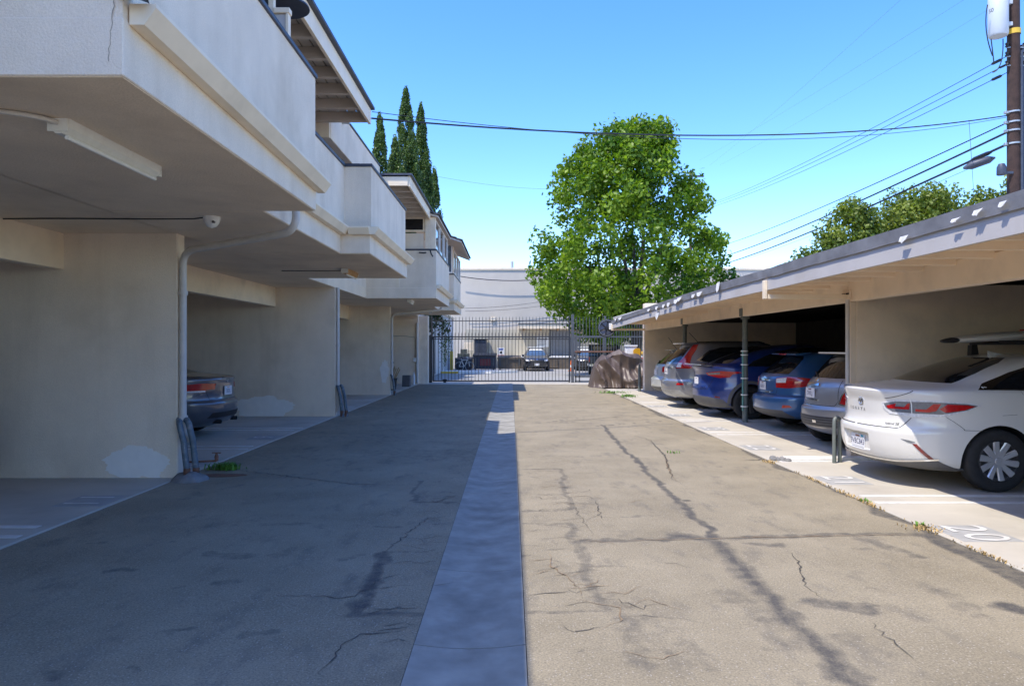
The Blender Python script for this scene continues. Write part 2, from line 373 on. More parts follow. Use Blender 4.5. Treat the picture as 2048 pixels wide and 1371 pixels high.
def lane_strip(x0, x1, dx):
    nx = int((x1 - x0) / dx); xs = np.linspace(x0, x1, nx + 1)
    ys = [YB, -12, -2, 1.5]; y = 2.6
    while y < YE: ys.append(y); y += max(.012, .0042 * (y ** 1.42))
    ys = np.array(ys + [YE]); X, Y = np.meshgrid(xs, ys); x, y = X.ravel(), Y.ravel()
    wx = x + (vnoise(x, y, .09, 1) - .5) * .07 + (vnoise(x, y, .4, 2) - .5) * .08
    wy = y + (vnoise(x, y, .09, 3) - .5) * .07 + (vnoise(x, y, .4, 4) - .5) * .08
    s = np.zeros_like(x)
    for pl, hw, st in SEAL:
        for a, b in zip(pl[:-1], pl[1:]):
            ex, ey = b.x - a.x, b.y - a.y; L2 = ex * ex + ey * ey + 1e-9
            bb = (np.abs(wy - (a.y + b.y) / 2) < abs(ey) / 2 + hw * 3)
            if not bb.any(): continue
            u = np.clip(((wx[bb] - a.x) * ex + (wy[bb] - a.y) * ey) / L2, 0, 1)
            d = np.hypot(wx[bb] - a.x - u * ex, wy[bb] - a.y - u * ey)
            s[bb] = np.maximum(s[bb], st * np.clip(1.6 - d / hw, 0, 1))
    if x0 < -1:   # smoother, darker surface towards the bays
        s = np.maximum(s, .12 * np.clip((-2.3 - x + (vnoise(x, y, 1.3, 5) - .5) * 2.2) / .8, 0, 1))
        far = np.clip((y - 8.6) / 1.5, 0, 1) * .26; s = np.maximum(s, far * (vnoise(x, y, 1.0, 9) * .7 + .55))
    else:         # dark edge beside the concrete pad
        w = .10 + .22 * np.clip((7 - y) / 4, 0, 1) + (vnoise(x, y, .5, 6) - .5) * .25
        s = np.maximum(s, .62 * np.clip((x - (XR - w)) / .06, 0, 1))
    z = (vnoise(x, y, .8, 7) - .5) * .006
    nxx = nx + 1; idx = np.arange(len(x)).reshape(len(ys), nxx)
    f = np.stack([idx[:-1, :-1], idx[:-1, 1:], idx[1:, 1:], idx[1:, :-1]], -1).reshape(-1, 4)
    me = np_mesh('asphalt_lane', np.stack([x, y, z], 1), f, M['asphalt'], {'seal': s}, True)
    return mesh_obj('asphalt_lane', me, kind='structure')
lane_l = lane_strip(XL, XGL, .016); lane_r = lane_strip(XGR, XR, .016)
ORG[lane_l] = ORG[lane_r] = Vector((0, 0, 0))
# cracks: jagged ribbons just above the surface
def crack(mb, pts, w, z=.0055):
    pl = []
    for a, b in zip(pts[:-1], pts[1:]):
        n = max(2, int((b - a).length / .045))
        for i in range(n):
            q = a.lerp(b, i / n); pl.append(q + Vector((random.gauss(0, .011), random.gauss(0, .011))))
    pl.append(pts[-1]); vs = []; fs = []
    for i, q in enumerate(pl):
        t = (pl[min(i + 1, len(pl) - 1)] - pl[max(i - 1, 0)]); t.normalize(); nn = Vector((-t.y, t.x))
        ww = w * random.uniform(.25, 1.15) * min(1, 3 * (i + .3) / len(pl), 3 * (len(pl) - i - .7) / len(pl))
        vs += [(q.x + nn.x * ww, q.y + nn.y * ww, z), (q.x - nn.x * ww, q.y - nn.y * ww, z)]
        if i: fs.append((2 * i - 2, 2 * i, 2 * i + 1, 2 * i - 1))
    mb.add(vs, fs)
ck, tk = MB(), MB()
for pts, w, tan in [
    (px((1245, 865), (1300, 880), (1330, 912), (1345, 958), (1382, 978)), .010, 0), (px((1330, 912), (1338, 940), (1350, 962)), .010, 1),
    (px((1578, 1098), (1600, 1130), (1612, 1172), (1655, 1208)), .007, 0), (px((1165, 1083), (1500, 1075), (1870, 1068)), .008, 1),
    (px((1100, 1105), (1105, 1135), (1150, 1165), (1165, 1195)), .006, 1), (px((1140, 1195), (1235, 1215), (1240, 1245), (1190, 1262)), .005, 1),
    (px((1190, 1000), (1205, 1040)), .006, 0), (px((1075, 1020), (1150, 1015), (1185, 1070)), .004, 0), (px((1060, 1190), (1140, 1182)), .006, 0),
    (px((1060, 1120), (1100, 1117)), .004, 1), (px((1065, 1150), (1105, 1140)), .004, 1), (px((1042, 1090), (1090, 1092)), .004, 0),
    (px((1052, 1062), (1100, 1060)), .004, 0), (px((1740, 1245), (1830, 1320)), .004, 0), (px((1475, 920), (1560, 918)), .012, 0),
    (px((1080, 846), (1180, 838), (1250, 832), (1330, 832)), .012, 0), (px((1240, 815), (1345, 806)), .010, 0), (px((1040, 842), (1075, 845)), .010, 0),
    (px((630, 1365), (685, 1290), (720, 1270), (822, 1258)), .006, 0), (px((540, 1190), (700, 1195), (740, 1178), (845, 1168)), .005, 0),
    (px((740, 1178), (752, 1160), (800, 1148)), .004, 0), (px((760, 1110), (800, 1080), (850, 1040), (910, 1030)), .005, 0),
    (px((830, 1080), (890, 1072)), .004, 0), (px((840, 1048), (905, 1048)), .004, 0), (px((430, 935), (560, 950), (700, 968), (905, 972)), .009, 0),
    (px((815, 1000), (870, 1005), (925, 985)), .005, 0), (px((780, 830), (830, 832)), .012, 0), (px((905, 1165), (860, 1172)), .005, 0)]:
    crack(tk if tan else ck, pts, w)
for k in range(60):
    x = XGR + .05 + abs(random.gauss(0, .35)); y = random.uniform(3.4, 9); n = random.randint(2, 4); p = [Vector((x, y))]
    for i in range(n): p.append(p[-1] + Vector((random.uniform(.05, .16), random.gauss(0, .07))))
    crack(tk if random.random() < .4 else ck, [q for q in p if XGR + .02 < q.x < XR - .02][:], .0035) if len([q for q in p if XGR + .02 < q.x < XR - .02]) > 1 else None
for k in range(26):
    y = random.uniform(3.4, 10); p = [Vector((XGL - .03, y))]
    for i in range(random.randint(2, 4)): p.append(p[-1] + Vector((-random.uniform(.05, .14), random.gauss(0, .05))))
    crack(ck, p, .0035)
ck.build('crack', M['crack'], lane_r, fix=False, kind='stuff'); tk.build('crack', M['tan_crack'], lane_r, fix=False, kind='stuff')
# concrete gutter: separate slabs with open joints
gut = empty('drain_gutter', (0, 10, 0), kind='structure')
MB().sheet([(XGL - .02, YB, -.028), (XGR + .02, YB, -.028), (XGR + .02, YE, -.028), (XGL - .02, YE, -.028)]).build('joint_bed', M['crack'], gut)
yb = [YB, -12, -1.5, 1.6] + [G(1000, y).y for y in (1290, 1138, 984, 868 - 13, 827, 806)] + [23.0, 26.4, YE]
for a, b in zip(yb[:-1], yb[1:]):
    m = MB(); n = 8; pr = []
    for i in range(n + 1):
        u = i / n; pr.append((XGL + .004 + (XGR - XGL - .008) * u, .006 - .022 * math.sin(math.pi * u) ** 1.0 + random.uniform(-.001, .001)))
    m.prism(pr + [(XGR - .004, -.05), (XGL + .004, -.05)], 1, a + .004, b - .004)
    m.build('slab', M['gutter'], gut, smooth=25)
# concrete parking pads
padR = MB().box(XR + .006, 12, YB, 26.2, -.1, .012, .008).build('parking_pad', M['pad'], kind='structure')
padL = MB().box(-11, XL - .006, YB, 31.2, -.1, .012, .008).build('parking_pad', M['pad'], kind='structure')
apron = MB().box(XL, 6.2, YE + .006, 32.2, -.1, .008, .006).build('concrete_apron', M['pad'], kind='structure')
def line(pad, x0, x1, y, w=.09): MB().box(x0, x1, y - w / 2, y + w / 2, .010, .0165).build('painted_line', M['white_line'], pad)
for yc, x0 in ((4.83, 3.56), (7.22, 3.58), (9.78, 3.6), (12.75, 3.6), (15.05, 3.6), (17.55, 3.6), (20.0, 3.6), (22.55, 3.6)):
    for s in (-.16, .16): line(padR, x0 + random.uniform(0, .08), 9.8, yc + s)
for yc in (3.45, 5.95, 10.95, 13.45, 18.4, 20.85, 25.6, 28.0):
    for s in (-.16, .16): line(padL, -9.9, XL - .05 - random.uniform(0, .1), yc + s, .08)
def stall_number(pad, txt, x, y, side):
    bx = MB().box(x - .24, x + .24, y - .26, y + .26, .010, .0145).build('number_panel', M['grey_box'], pad)
    v, f = text_faces(txt, .50, spacing=1.1); m = MB()
    if side > 0: m.add([(x + p.y, y - p.x, .0185) for p in v], f)
    else: m.add([(x - p.y, y + p.x, .0185) for p in v], f)
    m.build('stall_number', M['white_line'], bx, fix=False)
for txt, yy in (('20', 5.9), ('21', 8.25), ('22', 10.95), ('23', 13.5), ('24', 16.2), ('25', 18.7)): stall_number(padR, txt, 3.84, yy, 1)
for txt, yy in (('11', 7.15), ('10', 9.45), ('9', 12.2)): stall_number(padL, txt, -4.22, yy, -1)
# rounded white kerb beside the partition, with a crumbled end
kx0, kx1 = 3.72, 6.6
MB().prism([(9.68, .012), (9.68, .045), (9.70, .062), (9.74, .068), (9.78, .062), (9.80, .045), (9.80, .012)], 0, kx0, kx1).build('kerb', M['white_line'], smooth=50, kind='structure')
m = MB()
for k in range(16):
    c = Vector((kx0 - .16 + .2 * random.random(), 9.74 + random.uniform(-.12, .12), .012)); s = random.uniform(.02, .05)
    m.lathe([(0.001, s), (s * .7, s * .8), (s, s * .3), (s * .9, 0)], c, 2, 7)
m.build('crumbled_kerb_end', M['cementlump'], smooth=True, label='crumbled dark lump of mortar at the end of the white kerb', cat='rubble')
# far kerb island and dock-side ground behind the gate
MB().prism([(-9, 43.0), (-1.2, 43.0), (0.4, 44.4), (0.4, 44.9), (-9, 44.9)], 2, -.02, .13).build('kerb', M['white'], kind='structure')
MB().box(-9, -3.2, 42.97, 42.995, .0, .11).build('kerb_paint', M['yellow'], bpy.data.objects['kerb.001'])
MB().sheet([(-60, 46.6, -.008), (60, 46.6, -.008), (60, 60, -.008), (-60, 60, -.008)]).build('pavement', M['road'], kind='structure')
# weeds in the joints
def weeds(name, mat, spots, n, h, lab):
    m = MB()
    for (x, y, rx, ry) in spots:
        for k in range(n):
            p = Vector((random.gauss(x, rx), random.gauss(y, ry), .004)); a = random.random() * 6.28; l = h * random.uniform(.4, 1.2); w = .004 + l * .04
            d = Vector((math.cos(a), math.sin(a), 0)); s = Vector((-d.y, d.x, 0)) * w; b = random.uniform(.3, 1.2)
            q = p + d * l * .35 * b + Vector((0, 0, l * .6)); t = p + d * l * b + Vector((0, 0, l * .8))
            m.add([p - s, p + s, q + s, q - s, t], [(0, 1, 2, 3), (3, 2, 4)])
    m.build(name, mat, fix=False, kind='stuff', label=lab, cat='weeds')
def pw(x, y, rx=.05, ry=.05): q = G(x, y); return (q.x, q.y, rx, ry)
weeds('dry_weeds', M['drygrass'], [pw(1848, 1058, .06, .05), (3.55, 6.05, .03, .12), (3.54, 7.0, .015, .12), (3.54, 7.55, .018, .2), (3.54, 8.4, .012, .2), (3.55, 5.3, .012, .2), (3.5, 9.6, .05, .06)], 85, .03, 'dry straw-coloured weeds in the joint along the right-hand pad')
weeds('green_weeds', M['grass'], [pw(1842, 1052, .02, .02), pw(1731, 1004, .02, .03), pw(1345, 906, .04, .03)], 26, .04, 'small green sprigs in the cracks of the sunlit asphalt')
weeds('grass_tuft', M['grass'], [(-3.62, 9.05, .09, .05)], 260, .10, 'bright green grass tuft beside the guard pipes')
weeds('grass_patch', M['grass'], [(3.45, 24.2, .25, .15), (3.7, 22.4, .12, .2)], 160, .10, 'green grass patch at the corner of the pad by the tarp')
# ------------------------------------------------------------------ apartment building over open parking bays (left)
B = empty('apartment_building', (-6, 15, 0), label='cream stucco apartment building with balconies over open parking bays', cat='building')
ZS, ZF, ZP = 2.90, 3.19, 4.20      # soffit, balcony floor, parapet top
def bx(name, mat, x0, x1, y0, y1, z0, z1, c=.008, parent=None, **k):
    return MB().box(x0, x1, y0, y1, z0, z1, c).build(name, M[mat], parent or B, **k)
wy = [(.9, 1.09), (8.41, 8.60), (15.97, 16.16), (23.2, 23.39), (30.25, 30.45)]
for a, b in wy:
    w = bx('partition_wall', 'stucco', -10.2, -3.945, a, b, .0, ZS + .02, .012)
for i, yy in enumerate((8.41, 15.97, 23.2)):      # irregular repainted patches near the foot of each wall
    x1, zt = [(-4.05, .36), (-4.9, .42), (-3.99, 1.15)][i]; w_, z0_ = [(.75, .02), (1.3, .02), (.28, .42)][i]
    pts = []
    for k in range(90):
        a = 2 * math.pi * k / 90; r = 1 + .3 * mnoise.noise(Vector((2 * math.cos(a), 2 * math.sin(a), i * 3))) + .12 * mnoise.noise(Vector((9 * math.cos(a), 9 * math.sin(a), i * 5))) + random.uniform(-.02, .02)
        zc = (zt + z0_) / 2; pts.append((x1 - w_ / 2 + r * w_ / 2 * math.cos(a), max(.014, zc + r * (zt - z0_) / 2 * math.sin(a) * (1.2 if i < 2 else 1))))
    MB().prism(pts, 1, yy - .003, yy + .01).build('paint_patch', M['patchpaint'], B)
bx('end_pillar', 'stucco', -3.95, -3.56, 30.47, 30.9, 0, ZS + .02)
bx('back_wall', 'stucco', -10.45, -10.22, -6, 30.45, 0, 5.3)
for a, b in zip([y[1] for y in wy], [y[0] for y in wy][1:]):
    bx('dropped_beam', 'beam', -5.45, -5.29, a - .02, b + .02, 2.475, ZS + .02)
bx('dropped_beam', 'beam', -5.45, -5.29, -6, .92, 2.475, ZS + .02)
bx('floor_slab', 'soffit', -10.2, -3.95, -6, 30.45, ZS, ZF)
bx('upper_wall', 'stucco', -4.15, -3.952, -6, 19.42, ZF - .28, 5.2)
bx('upper_wall', 'stucco', -4.15, -3.952, 19.42, 30.45, ZF - .28, 5.5)
for a, b in ((4.2, 6.4), (8.2, 10.0), (11.4, 14.8), (20.0, 22.5)): bx('sliding_door', 'glass', -3.96, -3.93, a, b, ZF + .05, ZF + 2.0)
# balconies: each a slab with parapet, dark cap and gutter
GP = [(0, 0), (.075, 0), (.135, .085), (.135, .105), (0, .105)]
def gutter(par, X0, y0, y1, za, zb):
    m = MB(); pr = [(X0 + .003 + p[0], p[1]) for p in GP]; n = len(pr)
    vs = [(p[0], y0, p[1] + za) for p in pr] + [(p[0], y1, p[1] + zb) for p in pr]
    m.add(vs, [tuple(range(n))[::-1], tuple(range(n, 2 * n))] + [(i, (i + 1) % n, n + (i + 1) % n, n + i) for i in range(n)])
    return m.build('gutter', M['trim'], par)
def balcony(y0, y1, X, inner, pin=0.0, near=True, far=True, za=3.165, zb=3.165, ret=False, gut=True):
    """slab y0..y1 out to X; neighbours stand back at `inner`"""
    b = MB().box(-4.0, X, y0, y1, ZS, ZF, .006).build('balcony', M['stucco'], B)
    MB().box(-3.97, X - .012, y0 + .012, y1 - .012, ZS - .004, ZS + .05).build('soffit', M['soffit'], b)
    p0 = y0 + pin; xf = X - .006 if not pin else X - .03
    MB().box(xf - .14, xf, p0 + .006, y1 - .006, ZF - .1, ZP).build('parapet', M['stucco'], b)
    MB().box(xf - .16, xf + .02, p0 - .012, y1 + .012, ZP, ZP + .045, .006).build('cap', M['cap'], b)
    if near:
        MB().box(inner, xf - .14, p0 + .006, p0 + .15, ZF - .1, ZP).build('parapet', M['stucco'], b)
        MB().box(inner - .02, xf - .16, p0 - .012, p0 + .17, ZP + .001, ZP + .046, .006).build('cap', M['cap'], b)
    if far:
        MB().box(inner, xf - .14, y1 - .15, y1 - .006, ZF - .1, ZP).build('parapet', M['stucco'], b)
    if pin: MB().box(inner, X + .10, y0 + .01, p0, ZF + .075, ZF + .09).build('ledge_flashing', M['cap'], b)
    if gut: gutter(b, X, y0 - (.08 if ret else -.05), y1 + .05, za, zb)
    if ret:
        m = MB(); pr = [(y0 - p[0], p[1] + za) for p in GP]; m.prism(pr, 0, inner + .14, X + .002); m.build('gutter', M['trim'], b)
    return b
b1 = balcony(3.53, 7.02, -1.925, -3.95, za=3.175, zb=3.085)
b12 = balcony(7.03, 10.19, -2.44, -3.95, near=False, far=False)
b2 = balcony(10.2, 13.8, -2.02, -2.46, pin=.22, ret=True)
MB().box(-3.95, -2.2, 13.65, 13.79, ZF - .1, ZP).build('parapet', M['stucco'], b2)
MB().box(-2.60, -2.447, 10.19, 10.425, ZF + .1, ZP).build('parapet', M['stucco'], b2); MB().box(-2.62, -2.425, 10.21, 10.40, ZP + .002, ZP + .047).build('cap', M['cap'], b2)
b3 = balcony(19.4, 23.5, -2.04, -3.95, far=True)
b34 = balcony(23.51, 25.69, -2.55, -3.95, near=False, far=False)
b4 = balcony(25.7, 29.3, -2.05, -2.56, pin=.15, ret=True)
for xx, zz in ((3.70, 3.245), (3.70, 3.225)): pass
# flat roofs with exposed rafters and boards
def roof(y0, y1, zb=5.07):
    r = empty('roof', parent=B); x0, x1 = -4.1, -2.245
    n = int((y1 - y0 - .1) / .6)
    for i in range(n + 1):
        y = y1 - .09 - i * .6; bx('rafter', 'rafter', x0, x1, y, y + .075, zb, zb + .145, .004, r)
    x = x0
    while x < x1 + .02:
        MB().box(x + .008, min(x + .133, x1 + .04), y0 + .01, y1 - .01, zb + .146, zb + .17, .004).build('plank', M['plank'], r); x += .141
    bx('fascia', 'trim', x1 + .002, x1 + .045, y0 - .02, y1 + .02, zb - .015, zb + .215, .004, r)
    bx('end_fascia', 'trim', x0, x1, y0 - .04, y0 - .002, zb + .0, zb + .2, .004, r)
    bx('roofing', 'cap', x0 - .3, x1 + .10, y0 - .08, y1 + .06, zb + .218, zb + .262, .006, r)
    bx('header_beam', 'rafter', -3.16, -3.04, y0 + .1, y1 - .1, zb - .17, zb - .002, .004, r)
    for yy in (y0 + .3, y1 - .35): bx('roof_post', 'trim', -3.14, -3.05, yy, yy + .09, ZF, zb - .172, .004, r)
    return r
roof(1.55, 11.15); roof(15.5, 19.75)
r = empty('roof', parent=B)      # parapet wall of the flat middle section, with a scupper
bx('parapet', 'stucco', -3.02, -2.85, 11.25, 15.45, 4.86, 5.48, .008, r)
bx('end_wall', 'stucco', -4.1, -2.86, 11.19, 11.248, 4.86, 5.47, .004, r); bx('deck', 'rafter', -4.16, -3.03, 11.26, 15.44, 5.1, 5.3, .004, r)
bx('cap', 'cap', -3.04, -2.83, 11.23, 15.47, 5.481, 5.51, .004, r)
bx('ceiling_beam', 'rafter', -3.95, -3.03, 11.25, 15.45, 4.87, 4.98, .004, r)
MB().tube([(-2.9, 12.0, 5.36), (-2.72, 12.0, 5.36)], .04, 10).build('scupper', M['galv'], r, smooth=True)
bx('roofing', 'cap', -10.4, -4.16, -6, 30.4, 5.3, 5.36, .01, r)
# enclosed balconies with shingled roofs
def shingles(y0, y1, xa, za, xb, zb):
    r = empty('roof', parent=B); n = 9
    for i in range(n):
        u0, u1 = i / n, (i + 1) / n
        ax, az = xa + (xb - xa) * u0, za + (zb - za) * u0; cx_, cz = xa + (xb - xa) * u1, za + (zb - za) * u1
        MB().prism([(ax, az + .012), (cx_ + .01, cz + .03), (cx_ + .01, cz + .0), (ax, az - .03)], 1, y0 - .01 * (i % 2), y1 + .01 * (i % 2)).build('shingle_course', M['shingle'], r)
    MB().prism([(xa, za - .04), (xb - .03, zb - .03), (xb - .03, zb - .08), (xa, za - .1)], 1, y0 + .03, y1 - .03).build('roof_boards', M['rafter'], r)
    return r
shingles(19.3, 23.4, -3.4, 5.55, -1.95, 5.17)
shingles(23.6, 28.6, -3.4, 5.78, -1.62, 5.12)
def window(y0, y1, x0, x1, z0, z1, face, glass='glass', fr='white', par=None):
    """face 'x': in a plane x=const, 'y': in a plane y=const"""
    t = .05
    if face == 'x':
        w = MB(); w.box(x0, x1, y0, y0 + t, z0, z1); w.box(x0, x1, y1 - t, y1, z0, z1); w.box(x0, x1, y0 + t, y1 - t, z0, z0 + t); w.box(x0, x1, y0 + t, y1 - t, z1 - t, z1)
        o = w.build('window_frame', M[fr], par or B); MB().box((x0 + x1) / 2 - .008, (x0 + x1) / 2 + .008, y0 + t, y1 - t, z0 + t, z1 - t).build('pane', M[glass], o)
    else:
        w = MB(); w.box(x0, x0 + t, y0, y1, z0, z1); w.box(x1 - t, x1, y0, y1, z0, z1); w.box(x0 + t, x1 - t, y0, y1, z0, z0 + t); w.box(x0 + t, x1 - t, y0, y1, z1 - t, z1)
        o = w.build('window_frame', M[fr], par or B); MB().box(x0 + t, x1 - t, (y0 + y1) / 2 - .008, (y0 + y1) / 2 + .008, z0 + t, z1 - t).build('pane', M[glass], o)
    return o
z0 = ZP + .046
window(19.45, 19.52, -3.0, -2.36, 4.72, 5.12, 'y', 'glass', 'trim'); bx('lattice_panel', 'stucco', -3.0, -2.38, 19.46, 19.51, z0, 4.68)
bx('corner_post', 'trim', -2.35, -2.22, 19.42, 19.56, z0, 5.2); bx('side_panel', 'trim', -2.22, -2.06, 19.42, 19.56, z0, 5.12)
for a, b in ((19.6, 20.85), (20.9, 22.15), (22.2, 23.42)): window(a, b, -2.16, -2.08, z0, 5.10, 'x')
window(25.75, 25.82, -2.58, -2.12, z0, 5.30, 'y', 'skyglass'); bx('corner_post', 'trim', -2.12, -2.07, 25.74, 25.84, z0, 5.2)
for a, b in ((25.86, 26.95), (27.0, 28.1), (28.15, 29.22)): window(a, b, -2.16, -2.08, z0, 5.10, 'x')
bx('gable_wall', 'stucco', -3.4, -2.2, 25.9, 26.0, 5.0, 5.45); bx('gable_wall', 'stucco', -3.4, -2.3, 19.6, 19.7, 5.12, 5.36)
m = MB(); pts = [P(228 + 6 * mnoise.noise(Vector((k * .7, 2, 0))) - k * .8, -5 + k * 8.5, 3.526) for k in range(16)]
m.add([(p.x + sx * .0025 * random.uniform(.4, 1.3), 3.528, p.z) for p in pts for sx in (-1, 1)], [(2 * i, 2 * i + 1, 2 * i + 3, 2 * i + 2) for i in range(15)]); m.build('hairline_crack', simple('crack_line', (.38, .32, .25), .9), b1, fix=False)
m = MB(); m.add([(-1.93, 3.50, 3.36), (-1.86, 3.49, 3.30), (-1.80, 3.52, 3.285), (-1.83, 3.60, 3.29), (-1.92, 3.62, 3.33), (-1.95, 3.5, 3.29), (-1.86, 3.47, 3.25)], [(0, 1, 4), (1, 2, 3, 4), (0, 5, 6, 1), (1, 6, 2)]); m.build('torn_flashing', M['cap'], b1, fix=False)
# things on the first balcony
hx, hy = -2.22, 6.95
ht = empty('patio_heater', (hx, hy, ZF), label='dark patio heater with round hood on the upper balcony', cat='heater')
MB().lathe([(0.001, 4.99), (.06, 4.98), (.24, 4.89), (.245, 4.87), (.06, 4.90), (0.001, 4.90)], (hx, hy, 0), 2, 32).build('hood', M['cap'], ht, smooth=True)
MB().lathe([(.001, ZF + .01), (.2, ZF + .01), (.2, ZF + .35), (.05, ZF + .5), (.022, ZF + .6), (.022, 4.86), (.001, 4.86)], (hx, hy, 0), 2, 20).build('stem', M['cap'], ht, smooth=True)
sc = empty('screen_panel', (-2.1, 6.5, ZF), label='pale painted screen panel with tall post on the first balcony', cat='screen')
bx('post', 'trim', -2.22, -2.17, 6.5, 6.56, ZF, 5.05, .004, sc); bx('panel', 'fascia', -2.168, -2.06, 6.5, 6.54, ZF, 4.60, .006, sc)
bx('panel_frame', 'trim', -2.168, -2.02, 6.48, 6.56, 4.601, 4.65, .004, sc); bx('panel_frame', 'trim', -2.059, -2.03, 6.485, 6.555, ZF, 4.6, .004, sc)
# downspouts
def downspout(path, r=.042, straps=()):
    d = MB().tube(path, r, 12).build('downspout', M['pipe'], B, smooth=True)
    for (x, y, z) in straps: MB().lathe([(r + .002, -.025), (r + .014, -.025), (r + .014, .025), (r + .002, .025)], (x, y, z), 2, 14).build('strap', M['pipe'], d, smooth=True)
    return d
def arc(a, b, c, n=6):
    a, b, c = Vector(a), Vector(b), Vector(c); return [((1 - t) ** 2) * a + 2 * t * (1 - t) * b + t * t * c for t in [i / n for i in range(n + 1)]]
px_ = -3.895
downspout([(-2.30, 7.6, 3.12), (-2.30, 7.6, 2.98)] + arc((-2.30, 7.6, 2.93), (-2.31, 7.6, 2.79), (-2.48, 7.68, 2.775)) + arc((-3.72, 8.33, 2.70), (px_, 8.42, 2.68), (px_, 8.44, 2.50)) + [(px_, 8.44, .60)] + arc((px_, 8.44, .60), (px_, 8.44, .5), (px_ + .09, 8.44, .46)), .042, [(px_, 8.44, 2.2), (px_, 8.44, .72)])
downspout([(-3.905, 16.03, ZS), (-3.905, 16.03, .12)], .04, [(-3.905, 16.03, 1.6)])
downspout([(-2.33, 23.8, 3.0)] + arc((-2.33, 23.8, 2.93), (-2.33, 23.8, 2.80), (-2.5, 23.75, 2.79)) + arc((-3.7, 23.27, 2.66), (px_, 23.25, 2.64), (px_, 23.25, 2.48)) + [(px_, 23.25, .2)], .04)
downspout([(-3.99, 30.2, 2.6), (-3.99, 30.2, .06)], .05)
# guard pipes bent at the wall ends
def guards(y, lab, n=2, sc_=1.0):
    g = empty('guard_pipes', (-3.8, y, 0), label=lab, cat='guard pipe', group='bent guard pipes at the wall ends')
    for i in range(n):
        ox = .085 * i
        MB().tube([(-3.88 + ox + .10, y + .05 * i, .0), (-3.87 + ox + .04, y + .05 * i, .45), (-3.88 + ox, y + .05 * i, .66 * sc_), (-3.93 + ox, y + .1, .70 * sc_)], .036, 12).build('pipe', M['guard'], g, smooth=True)
        MB().lathe([(.038, .0), (.039, .11), (.037, .13)], (-3.88 + ox + .088, y + .05 * i, .012), 2, 12).build('rusty_foot', M['rust'], g, smooth=True)
    return g
guards(8.32, 'pair of chipped bent guard pipes below the white downspout elbow, set in a cement lump'); guards(15.95, 'chipped bent guard pipes at the end of the second partition wall'); guards(23.15, 'small bent guard pipe at the wall beside the parked scooter', 1, .95)
m = MB(); m.lathe([(0.001, .085), (.07, .085), (.13, .07), (.18, .045), (.21, .01), (.215, -.01)], (-3.76, 8.33, .0), 2, 18)
m.v = [(p[0] + .04 * mnoise.noise(Vector(p) * 9), p[1] + .04 * mnoise.noise(Vector(p) * 9 + Vector((5, 0, 0))), p[2] * (1 + .5 * mnoise.noise(Vector(p) * 12))) for p in m.v]
m.build('cement_lump', M['cementlump'], smooth=50, label='rough grey cement lump round the foot of the guard pipes', cat='cement')
m = MB(); m.tube([(-3.86, 8.40, .2), (-3.52, 8.5, .2)], .012, 8); m.lathe([(.02, 0), (.024, .05), (.012, .09), (.001, .09)], (-3.52, 8.5, .2), 2, 10); m.box(-3.57, -3.47, 8.49, 8.51, .29, .3)
m.build('hose_tap', M['rust'], smooth=True, label='rusty hose tap sticking out beside the guard pipes', cat='tap')
MB().prism([(-3.52 + .30 * math.cos(a) * (1 + .15 * math.sin(2 * a)), 8.62 + .11 * math.sin(a)) for a in [k * .2618 for k in range(24)]], 2, .0035, .0075).build('stain', M['rust'], lane_l)
# ceiling fixtures
def fixture(x, y0, y1, lab, mat='whitemetal', wood=False):
    t = empty('light_fixture', (x, (y0 + y1) / 2, ZS - .13), label=lab, cat='light', group='strip lights under the balconies')
    zt = ZS - .005
    MB().prism([(x - .065, zt), (x - .055, zt - .05), (x - .02, zt - .085), (x + .02, zt - .085), (x + .055, zt - .05), (x + .065, zt)], 1, y0, y1).build('housing', M['wood' if wood else mat], t)
    MB().box(x - .06, x + .06, y0 - .012, y0 - .001, zt - .075, zt).build('end_cap', M[mat], t); MB().box(x - .06, x + .06, y1 + .001, y1 + .012, zt - .075, zt).build('end_cap', M[mat], t)
    MB().tube([(x + .03, y0 + .03, zt - .10), (x + .03, y1 - .03, zt - .10)], .014, 10).build('tube', M['white'], t, smooth=True)
fixture(-2.66, 4.18, 5.28, 'long white strip light on the ceiling nearest the lane entrance'); fixture(-2.83, 12.1, 12.9, 'short strip light with bare wooden housing under the second balcony', wood=True); fixture(-2.85, 19.9, 20.5, 'short white strip light under the third balcony')
MB().tube(arc((-2.66, 4.17, 2.87), (-2.75, 3.95, 2.88), (-3.3, 3.95, 2.88)) + [(-5.2, 4.05, 2.88)], .014, 8).build('conduit', M['pipe'], smooth=True, label='thick pale conduit running to the long strip light', cat='conduit')
for i, (x, y, s, lab) in enumerate(((-3.08, 7.32, 1, 'white dome security camera on the ceiling at the first wall'), (-2.95, 26.0, 1, 'small white camera under the last balcony'))):
    t = empty('security_camera', (x, y, ZS - .12), label=lab, cat='camera')
    MB().lathe([(.001, ZS - .004), (.085, ZS - .004), (.085, ZS - .03), (.07, ZS - .07), (.045, ZS - .105), (.001, ZS - .12)], (x, y, 0), 2, 20).build('dome', M['white'], t, smooth=True)
    MB().lathe([(.012, 0), (.014, -.03), (.001, -.034)], (x + .05, y - .06, ZS - .07), 1, 12).build('lens', M['greyplastic'], t, smooth=True)
def cable(name, pts, r, mat, lab, cat, group=None, n=6):
    MB().tube(pts, r, n).build(name, M[mat], smooth=True, label=lab, cat=cat, **({'group': group} if group else {}))
cable('wire', [(-3.15, 7.33, ZS - .008)] + [(-3.3 - .3 * k, 7.4 + .015 * math.sin(k), ZS - .009) for k in range(9)], .007, 'wire', 'thin black cable stapled along the ceiling to the dome camera', 'cable')
cable('wire', [(-2.85, 12.3, ZS - .008)] + [(-3.0 - .2 * k, 12.4, ZS - .009) for k in range(6)], .007, 'wire', 'thin black cable on the ceiling of the second balcony', 'cable')
